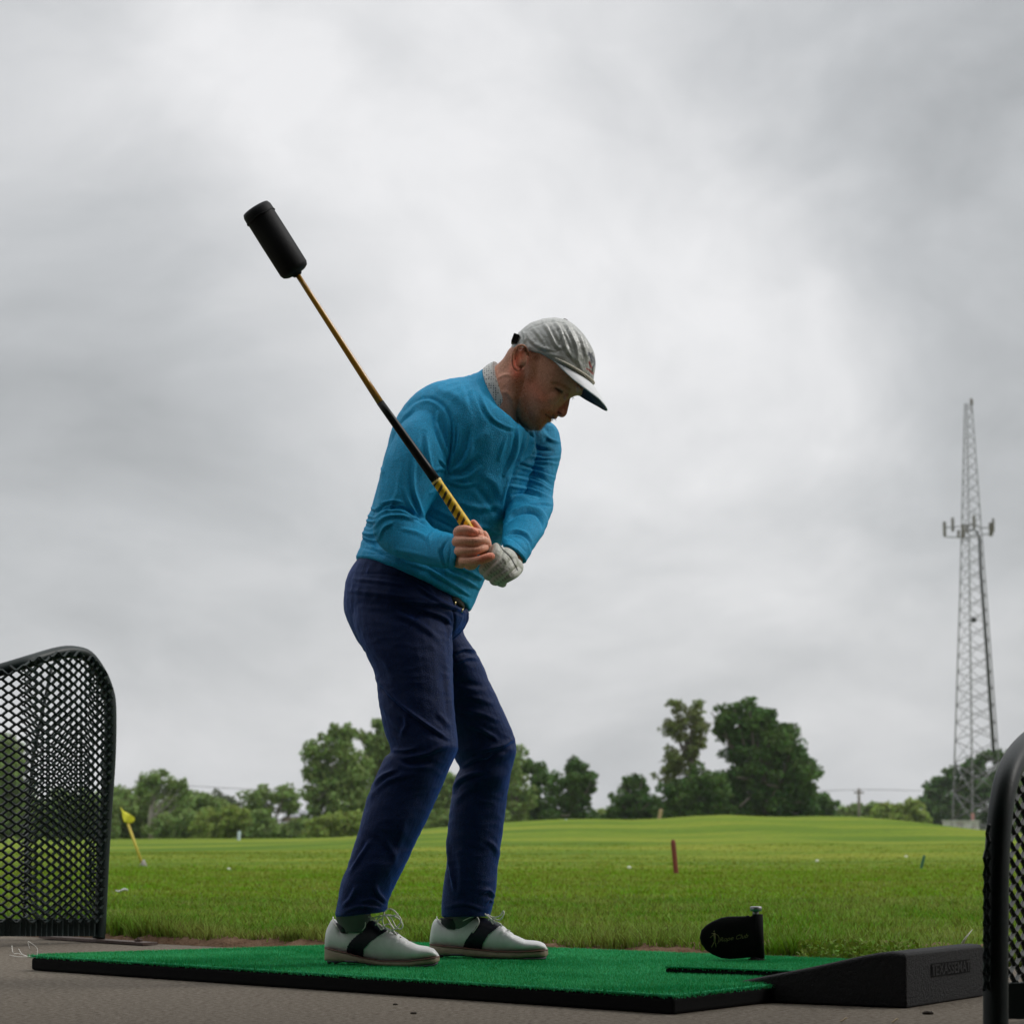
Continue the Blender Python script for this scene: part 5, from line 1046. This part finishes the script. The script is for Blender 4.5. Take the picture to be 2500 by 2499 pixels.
folds(cm_, [([(1327, 790), (1345, 815), (1360, 845), (1374, 848)], 4, 4.5, .8), ([(1352, 782), (1372, 812), (1382, 850), (1402, 880)], 5, 4, .8), ([(1340, 792), (1352, 820), (1368, 846)], 4, -4), ([(1378, 786), (1395, 815), (1408, 850), (1412, 880)], 5, 3.5, .8),
  ([(1300, 800), (1318, 822), (1336, 852)], 5, 3, .7), ([(1285, 812), (1296, 830), (1316, 846), (1350, 856)], 4, 3.4, .8), ([(1315, 835), (1340, 862), (1375, 872)], 6, 2.5), ([(1276, 808), (1282, 825), (1278, 838)], 3, 3, .6), ([(1366, 800), (1384, 828), (1396, 858)], 4, -3.5),
  ([(1400, 792), (1418, 822), (1428, 855), (1436, 880)], 4, 2.4, .8), ([(1392, 800), (1370, 830), (1358, 868)], 2.2, -1.4, 0), ([(1404, 796), (1428, 830), (1440, 870), (1436, 920)], 2.0, -1.4, 0), ([(1395, 793), (1340, 786), (1285, 806)], 2.0, -1.2, 0), ([(1400, 860), (1412, 885), (1425, 905)], 7, 2, .5)])
wrinkle(cm_, 34, .0011, (1, 1, .6), 4, True)
uv = proj(coords(cm_)); tint = np.ones((len(uv), 4)); rr_ = np.random.default_rng(8); Pc = coords(cm_)
# embroidered emblem: dark stitched figure, red flourish, small dark lettering strokes
for (pts, wd, c) in [([(1438, 862), (1443, 872), (1446, 884)], 3.2, (.12, .14, .17)), ([(1444, 866), (1450, 876), (1452, 888), (1448, 896)], 2.6, (.10, .11, .14)), ([(1436, 868), (1440, 866), (1446, 862)], 2.0, (.2, .22, .25)), ([(1447, 898), (1446, 906)], 2.2, (.1, .12, .15)),
   ([(1439, 884), (1441, 892), (1446, 899)], 2.6, (.75, .05, .04)), ([(1432, 900), (1440, 904), (1448, 911)], 2.0, (.72, .05, .04)), ([(1440, 906), (1448, 914)], 1.6, (.7, .05, .04)), ([(1435, 912), (1436, 917)], 1.0, (.3, .32, .35)), ([(1439, 913), (1440, 919)], 1.0, (.3, .32, .35)), ([(1443, 916), (1444, 922)], 1.0, (.3, .32, .35)), ([(1446, 918), (1447, 924)], 1.0, (.3, .32, .35))]:
    paint(pts, wd, c, 4)
cm_.color_attributes.new('tint', 'FLOAT_COLOR', 'POINT').data.foreach_set('color', tint.astype(np.float32).ravel())
cm_.name = 'cap'; cm_.materials.append(M_cap); cap = obj('cap', cm_, pr)
# brim
BRIM_OFF = 1
NB, NT = 12, 49; V = []
for j in range(NT):
    t = -1 + 2 * j / (NT - 1); at = abs(t); ph = t * R(88)
    A0 = (-2 + 106 * math.cos(ph), 83 * math.sin(ph), -2.0 - 3 * at)
    EF = np.interp(at, [0, .15, .3, .5, .68, .82, .93, 1], [167, 165, 159, 140, 104, 66, 30, 4]); EU = np.interp(at, [0, .15, .3, .5, .68, .82, .93, 1], [-42, -42, -40, -35, -30.5, -24, -13, -4]); EY = np.sign(t) * np.interp(at, [0, .15, .3, .5, .68, .82, .93, 1], [0, 17, 33, 55, 72, 80, 83, 84])
    for i in range(NB):
        s_ = i / (NB - 1); F_ = A0[0] + (EF - A0[0]) * s_; y = A0[1] + (EY - A0[1]) * s_; U_ = A0[2] + (EU - A0[2]) * s_ + 4 * math.sin(math.pi * s_) * (1 - at)
        V.append(CL(F_, U_, y))
F = [(j * NB + i, (j + 1) * NB + i, (j + 1) * NB + i + 1, j * NB + i + 1) for j in range(NT - 1) for i in range(NB - 1)]
me = mesh('brim', np.array(V), F, [M_brim, mat('brim_underside_shade', (.02, .025, .04), .8)]); o = obj('brim', me, cap); md = o.modifiers.new('s', 'SOLIDIFY'); md.thickness = .0035; md.offset = 1; md.material_offset = BRIM_OFF; md.material_offset_rim = 0; md2 = o.modifiers.new('ss', 'SUBSURF'); md2.levels = 1; md2.render_levels = 1  # dark underside: shade below the brim put into the colour
m = MB(); m.tube([Vector(CL(-2 + 110 * math.cos(ph), 5, 86 * math.sin(ph))) for ph in np.linspace(-R(88), R(88), 40)], [.0036 * min(1, .35 + k * .2, .35 + (39 - k) * .2) for k in range(40)], 8); m.build('rope', M_rope, cap)
m = MB(); c = CL(-20, 112.5); m.add(*ell(c, (.008, .008, .0035), 8, Matrix.Rotation(R(26), 3, 'Y'))); m.build('button', mat('cap_button', (.06, .045, .035), .6), cap)
m = MB(); M = Matrix.Rotation(R(20), 3, 'Y')
m.box(CL(-108, 12, 30), (.014, .03, .024), M); m.build('strap_buckle', M_belt, cap, smooth=False)
m = MB(); m.box(CL(-113.5, 14, 12), (.006, .05, .020), M); m.build('strap', M_steel, cap, smooth=False)

# --- shoes
def in_poly(pts, poly):
    x, y = pts[:, 0], pts[:, 1]; c = np.zeros(len(pts), bool); n = len(poly)
    for i in range(n):
        x1, y1 = poly[i]; x2, y2 = poly[(i + 1) % n]
        with np.errstate(divide='ignore', invalid='ignore'): k = ((y1 > y) != (y2 > y)) & (x < (x2 - x1) * (y - y1) / (y2 - y1 + 1e-12) + x1)
        c ^= k
    return c
def shoe(top, welt, bot, Y0, Y1, poly, piping, laces, sock, tabpt, u0, u1, label, thr):
    us = np.concatenate([[u0, u0 + 2, u0 + 5, u0 + 10], np.arange(u0 + 18, u1 - 18, 9), [u1 - 14, u1 - 8, u1 - 4, u1 - 1.5, u1]]); Yc = lambda u: Y0 + (Y1 - Y0) * (u - u0) / (u1 - u0)
    tt = lambda u, tab: float(np.interp(u, [p[0] for p in tab], [p[1] for p in tab])); s_ = (u1 - u0)
    hw = lambda u: float(np.interp((u - u0) / s_, [0, .008, .03, .08, .2, .4, .58, .72, .84, .92, .97, .99, 1], [.006, .014, .022, .029, .033, .034, .042, .0475, .0455, .038, .026, .015, .008]))
    up = ribs([(u, tt(u, welt) + 2, u, tt(u, top), Yc(u), hw(u)) for u in us], n=36, ex=2.35, sub=2)
    me = remesh([up], .0021, 3); P = coords(me)
    folds(me, [([(thr[0] + 8, thr[1] + 4), (thr[0] + 2, thr[1] + 14), (thr[0] - 6, thr[1] + 22)], 4, -1.6, .6), ([(thr[0] + 30, thr[1] + 14), (thr[0] + 22, thr[1] + 26)], 5, -1.4, .6)])
    me.name = 'shoe'; me.materials.append(M_leather); so = obj('shoe', me, pr)
    P = coords(me); Nn = normals(me); uv = proj(P); cen = np.array([p.center for p in me.polygons]); ins = in_poly(proj(cen), poly)
    use = sorted({v for k in np.where(ins)[0] for v in me.polygons[k].vertices}); mp_ = {v: i for i, v in enumerate(use)}
    Q = P[use] + Nn[use] * .0014; Fs = [tuple(mp_[v] for v in me.polygons[k].vertices) for k in np.where(ins)[0]]
    sad = obj('saddle', mesh('saddle', Q, Fs, M_saddle), so)
    mid = ribs([(u, tt(u, bot) - (2.0 if u < u1 - 60 else 4), u, tt(u, welt) - 1, Yc(u), hw(u) + .0045) for u in us], n=32, ex=5, sub=2); mm = MB(); mm.add(*mid); mm.build('sole', M_sole, so)
    w_ = ribs([(u, tt(u, welt) + 1.5, u, tt(u, welt) - 2.2, Yc(u), hw(u) + .0055) for u in us], n=32, ex=4, sub=2); mm = MB(); mm.add(*w_); mm.build('welt', M_welt, so)
    od = ribs([(u, tt(u, bot) + (1.2 if not (.16 < (u - u0) / s_ < .36) else -1), u, tt(u, bot) - (5 if not (.14 < (u - u0) / s_ < .30) else 9), Yc(u), hw(u) + .0005 + (.0048 if (.17 < (u - u0) / s_ < .30) or (u - u0) / s_ > .80 else 0)) for u in us[3:-2]], n=24, ex=4, sub=1); mm = MB(); mm.add(*od); mm.build('outsole', M_soledark, so)
    mm = MB()
    for f_ in (.04, .10, .70, .80, .88, .94):
        u = u0 + f_ * s_
        for sgn in (-1, 1):
            c = W(u, tt(u, bot) + 1, Yc(u)); c = c + np.array((0, sgn * (hw(u) - .010), 0)); mm.lathe([(.0035, -.004), (.0055, .003)], c, 8)
    mm.build('cleats', M_soledark, so)
    mm = MB(); 
    for (pts) in piping: 
        L3 = catmull(pts, 4); mm.tube([Vector(W(p[0], p[1], Yc(p[0]) - p[2])) for p in L3], .0014, 6)
    mm.build('piping', M_lace, so)
    mm = MB()
    for pts in laces:
        L3 = catmull(pts, 5); mm.tube([Vector(W(p[0], p[1], Yc(p[0]) - (p[2] if len(p) > 2 else .02))) for p in L3], .00175, 6)
    mm.build('laces', M_lace, so)
    mm = MB(); mm.add(*ribs(sock[0], n=24, sub=3)); mm.build('sock', M_sock, pr)
    mm = MB(); mm.add(*ribs(sock[1], n=24, sub=3)); mm.build('lining', M_sockdark, so)
    if tabpt: mm = MB(); mm.add(*ell(W(tabpt[0], tabpt[1], Yc(tabpt[0]) - tabpt[2]), (.0055, .0016, .006), 8)); mm.build('badge', M_saddle, so)
    return so
def cv(ox, oy, sc, pts, d=.02): return [(ox + p[0] * sc, oy + p[1] * sc, p[2] if len(p) > 2 else d) for p in pts]
k1 = 300 / 1932
C1 = lambda pts, d=.02: cv(780, 2180, k1, pts, d)
shoe([(792, 2300), (796, 2270), (803, 2256), (810, 2243), (818, 2240), (828, 2260), (842, 2266), (860, 2258), (876, 2247), (890, 2241), (904, 2243), (918, 2250), (932, 2260), (948, 2266), (971, 2277), (997, 2295), (1021, 2306), (1044, 2309), (1060, 2315), (1069, 2326), (1073, 2334)],
     [(789, 2311), (847, 2324), (889, 2336), (935, 2344), (997, 2344), (1044, 2338), (1078, 2333)], [(789, 2345), (836, 2348), (889, 2351), (935, 2357), (1013, 2358), (1060, 2355), (1078, 2346)],
     6.585, 6.445, [(846, 2330), (848, 2309), (858, 2295), (873, 2281), (887, 2268), (891.5, 2258), (887, 2240), (900, 2230), (960, 2236), (972, 2279), (966, 2281), (949, 2268), (943, 2273), (920, 2287), (903, 2300), (889, 2315), (885, 2345)],
     [C1([(215, 370, .006), (220, 450, .028), (280, 520, .034), (380, 542, .035), (480, 505, .035), (600, 430, .034), (700, 380, .033), (770, 365, .030), (830, 385, .024)]), C1([(690, 395, .034), (722, 470, .035), (700, 550, .036), (600, 640, .037)])],
     [C1([(1010, 340), (1030, 270), (1100, 240), (1170, 270), (1235, 335)]), C1([(1000, 345), (1120, 352), (1220, 345), (1272, 390), (1280, 450), (1235, 510), (1190, 560), (1100, 580), (1030, 530), (1000, 470), (988, 400), (1000, 345)], .035),
      C1([(1030, 330), (1150, 350), (1250, 400), (1300, 470), (1302, 530), (1260, 560), (1200, 520), (1150, 430), (1110, 360)], .028), C1([(980, 350), (925, 390), (905, 450), (935, 520), (975, 570)], .036), C1([(970, 350), (880, 372), (800, 425)], .036), C1([(800, 370), (850, 392), (892, 445)], .034),
      C1([(905, 465), (960, 500), (1010, 560)], .034), C1([(975, 575), (1010, 510), (1090, 482), (1165, 560)], .030), C1([(1075, 650), (1090, 595), (1160, 590), (1230, 680)], .026), C1([(1165, 715), (1220, 690), (1290, 685)], .022), C1([(880, 500), (930, 430), (985, 400)], .034), C1([(1010, 340), (1060, 380), (1120, 480), (1180, 570)], .018)],
     ([(822, 2215, 905, 2215, 6.52, .040), (820, 2235, 905, 2235, 6.52, .041), (824, 2252, 905, 2252, 6.53, .040), (840, 2275, 900, 2275, 6.53, .03)], [(820, 2252, 862, 2262, 6.54, .030), (824, 2262, 858, 2268, 6.54, .033), (832, 2275, 850, 2278, 6.54, .026)]), (872, 2263, .0375), 793, 1073, 'near', (971, 2277))
k2 = 640 / 1932
C2 = lambda pts, d=.02: cv(740, 2180, k2, pts, d)
shoe([(1049, 2290), (1053, 2262), (1060, 2244), (1067, 2240), (1078, 2252), (1094, 2256), (1112, 2254), (1130, 2248), (1150, 2241), (1166, 2238), (1184, 2240), (1204, 2247), (1230, 2260), (1253, 2279), (1283, 2293), (1316, 2296), (1330, 2303), (1337, 2316)],
     [(1048, 2304), (1128, 2312), (1210, 2321), (1270, 2321), (1343, 2317)], [(1048, 2329), (1068, 2331), (1124, 2333), (1170, 2336), (1237, 2339), (1330, 2339), (1344, 2330)],
     6.90, 6.78, [(1126, 2320), (1138, 2293), (1157, 2269), (1170, 2253), (1164, 2236), (1180, 2228), (1215, 2235), (1232, 2256), (1226, 2260), (1220, 2260), (1194, 2279), (1181, 2299), (1172, 2325)],
     [C2([(985, 172, .004), (1000, 195, .026), (1060, 213, .033), (1120, 217, .035), (1180, 200, .035), (1230, 178, .034), (1280, 165, .030)]), C2([(1280, 170, .034), (1297, 205, .035), (1280, 250, .036), (1250, 290, .037)])],
     [C2([(1360, 155, .03), (1400, 175, .03), (1450, 165, .03), (1475, 130, .03), (1478, 155, .03), (1450, 195, .03), (1405, 185, .03)]), C2([(1355, 160, .034), (1400, 200, .034), (1455, 225, .03), (1460, 248, .028)]), C2([(1365, 195, .034), (1400, 180, .03), (1410, 215, .03)]), C2([(1340, 150, .034), (1375, 185, .034), (1400, 225, .034)]), C2([(1500, 268, .026), (1525, 275, .022)])],
     ([(1084, 2215, 1172, 2215, 6.87, .040), (1082, 2233, 1172, 2233, 6.87, .041), (1086, 2246, 1170, 2246, 6.87, .040), (1096, 2265, 1160, 2265, 6.87, .03)], [(1074, 2240, 1136, 2242, 6.87, .036), (1078, 2254, 1130, 2256, 6.87, .034), (1090, 2266, 1120, 2268, 6.87, .026)]), None, 1049, 1338, 'far', (1230, 2260))

# ---------------------------------------------------------------- training club
CY = 6.295
cA, cB = W(1168, 1326, 6.305), W(1064, 1172, 6.285); c1_ = W(928, 982, 6.27); c2_ = W(722, 664, 6.25); top_ = W(622, 506, 6.24)
cl = thing('training_club', 'padded training club with amber and black shaft and yellow grip, held by the golfer', 'golf club', W(1064, 1172, 6.29))
def seg(a, b, r0, r1, n=16): m = MB(); a, b = Vector(a), Vector(b); m.tube([a.lerp(b, k / 6) for k in range(7)], [r0 + (r1 - r0) * k / 6 for k in range(7)], n); return m
m = MB(); g0, g1 = Vector(cA), Vector(cB); gl_ = (g1 - g0).length
prof_ = [(0, .0135), (.02, .0145), (.1, .0140), (.5, .0130), (.92, .0118), (.97, .0122), (1.0, .0112)]
m.tube([g0.lerp(g1, t) for t, r in prof_], [r for t, r in prof_], 20)
def grip_mat():
    m = bpy.data.materials.new('yellow_grip'); m.use_nodes = True; t = m.node_tree; b = t.nodes['Principled BSDF']; b.inputs['Roughness'].default_value = .55
    co = N(t, 'ShaderNodeTexCoord').outputs['Object']; ax = (g1 - g0).normalized(); sdv = ax.cross(Vector((0, 1, 0))).normalized()
    d1 = N(t, 'ShaderNodeVectorMath', operation='DOT_PRODUCT'); t.links.new(co, d1.inputs[0]); d1.inputs[1].default_value = ax
    off = N(t, 'ShaderNodeVectorMath', operation='SUBTRACT'); t.links.new(co, off.inputs[0]); off.inputs[1].default_value = g0
    d2 = N(t, 'ShaderNodeVectorMath', operation='DOT_PRODUCT'); t.links.new(off.outputs[0], d2.inputs[0]); d2.inputs[1].default_value = sdv
    nz = N(t, 'ShaderNodeTexNoise', i_Scale=120.0, i_Detail=3.0); t.links.new(co, nz.inputs['Vector'])
    ph = math_(t, 'ADD', math_(t, 'MULTIPLY', d1.outputs['Value'], 330.0), math_(t, 'MULTIPLY', d2.outputs['Value'], GS * 190.0))
    w_ = math_(t, 'ADD', math_(t, 'SINE', ph), math_(t, 'MULTIPLY', math_(t, 'SUBTRACT', nz.outputs[0], .5), 1.6))
    mk = N(t, 'ShaderNodeMapRange'); t.links.new(d2.outputs['Value'], mk.inputs[0]); mk.inputs[1].default_value = GM[0]; mk.inputs[2].default_value = GM[1]
    k = math_(t, 'MULTIPLY', math_(t, 'GREATER_THAN', w_, .35), mk.outputs[0])
    mx = N(t, 'ShaderNodeMix', data_type='RGBA'); t.links.new(k, mx.inputs[0]); mx.inputs[6].default_value = (.78, .50, .010, 1); mx.inputs[7].default_value = (.05, .04, .012, 1); t.links.new(mx.outputs[2], b.inputs['Base Color'])
    bp = N(t, 'ShaderNodeBump', i_Strength=.5, i_Distance=.001); t.links.new(w_, bp.inputs['Height']); t.links.new(bp.outputs[0], b.inputs['Normal']); return m
GS = 1.0; GM = (-.009, -.003) 
m.build('grip', grip_mat(), cl)
seg(Vector(cB).lerp(Vector(c1_), .0), c1_, .0118, .0092).build('ferrule_sleeve', M_blackshaft, cl)
m = seg(Vector(cB) , Vector(cB).lerp(Vector(cA), .03), .0128, .0128); m.build('grip_ring', mat('grip_ring', (.8, .62, .2), .5), cl)
seg(c1_, c2_, .0088, .0062).build('shaft', M_gold, cl)
m = MB(); d = Vector(top_) - Vector(c2_); Lh = d.length; d.normalize(); st = Vector(c2_) - d * .004; R_ = .0365
pf = [(-.006, .010), (0, .014), (.002, .026), (.006, .033), (.014, R_), (.10, R_ * 1.01), (Lh - .026, R_ * 1.0), (Lh - .022, R_ * 1.03), (Lh - .008, R_ * 1.02), (Lh, R_ * .94), (Lh + .002, R_ * .5)]
m.tube([st + d * z for z, r in pf], [r for z, r in pf], 40); me_ = m.build('padded_head', M_clubpad, cl)
m = MB(); ring_ = [st + d * (Lh - .024 + .0012 * math.sin(k * 1.1)) + (d.orthogonal().normalized() * math.cos(2 * math.pi * k / 30) + d.cross(d.orthogonal().normalized()) * math.sin(2 * math.pi * k / 30)) * (R_ * 1.035) for k in range(30)]
m.tube(ring_, .0014, 5, closed=True); m.build('seam_welt', M_clubpad, cl)

# ---------------------------------------------------------------- damp air
hz = MB(); hz.box((0, 1900, 22.5), (5200, 4300, 62)); 
def haze_mat(d):
    m = bpy.data.materials.new('haze'); m.use_nodes = True; t = m.node_tree; t.nodes.clear(); o = N(t, 'ShaderNodeOutputMaterial'); v = N(t, 'ShaderNodeVolumePrincipled')
    v.inputs['Color'].default_value = (.92, .94, .96, 1); v.inputs['Density'].default_value = d; t.links.new(v.outputs[0], o.inputs['Volume']); return m
hz.build('haze', haze_mat(.00011), smooth=False, kind='stuff')
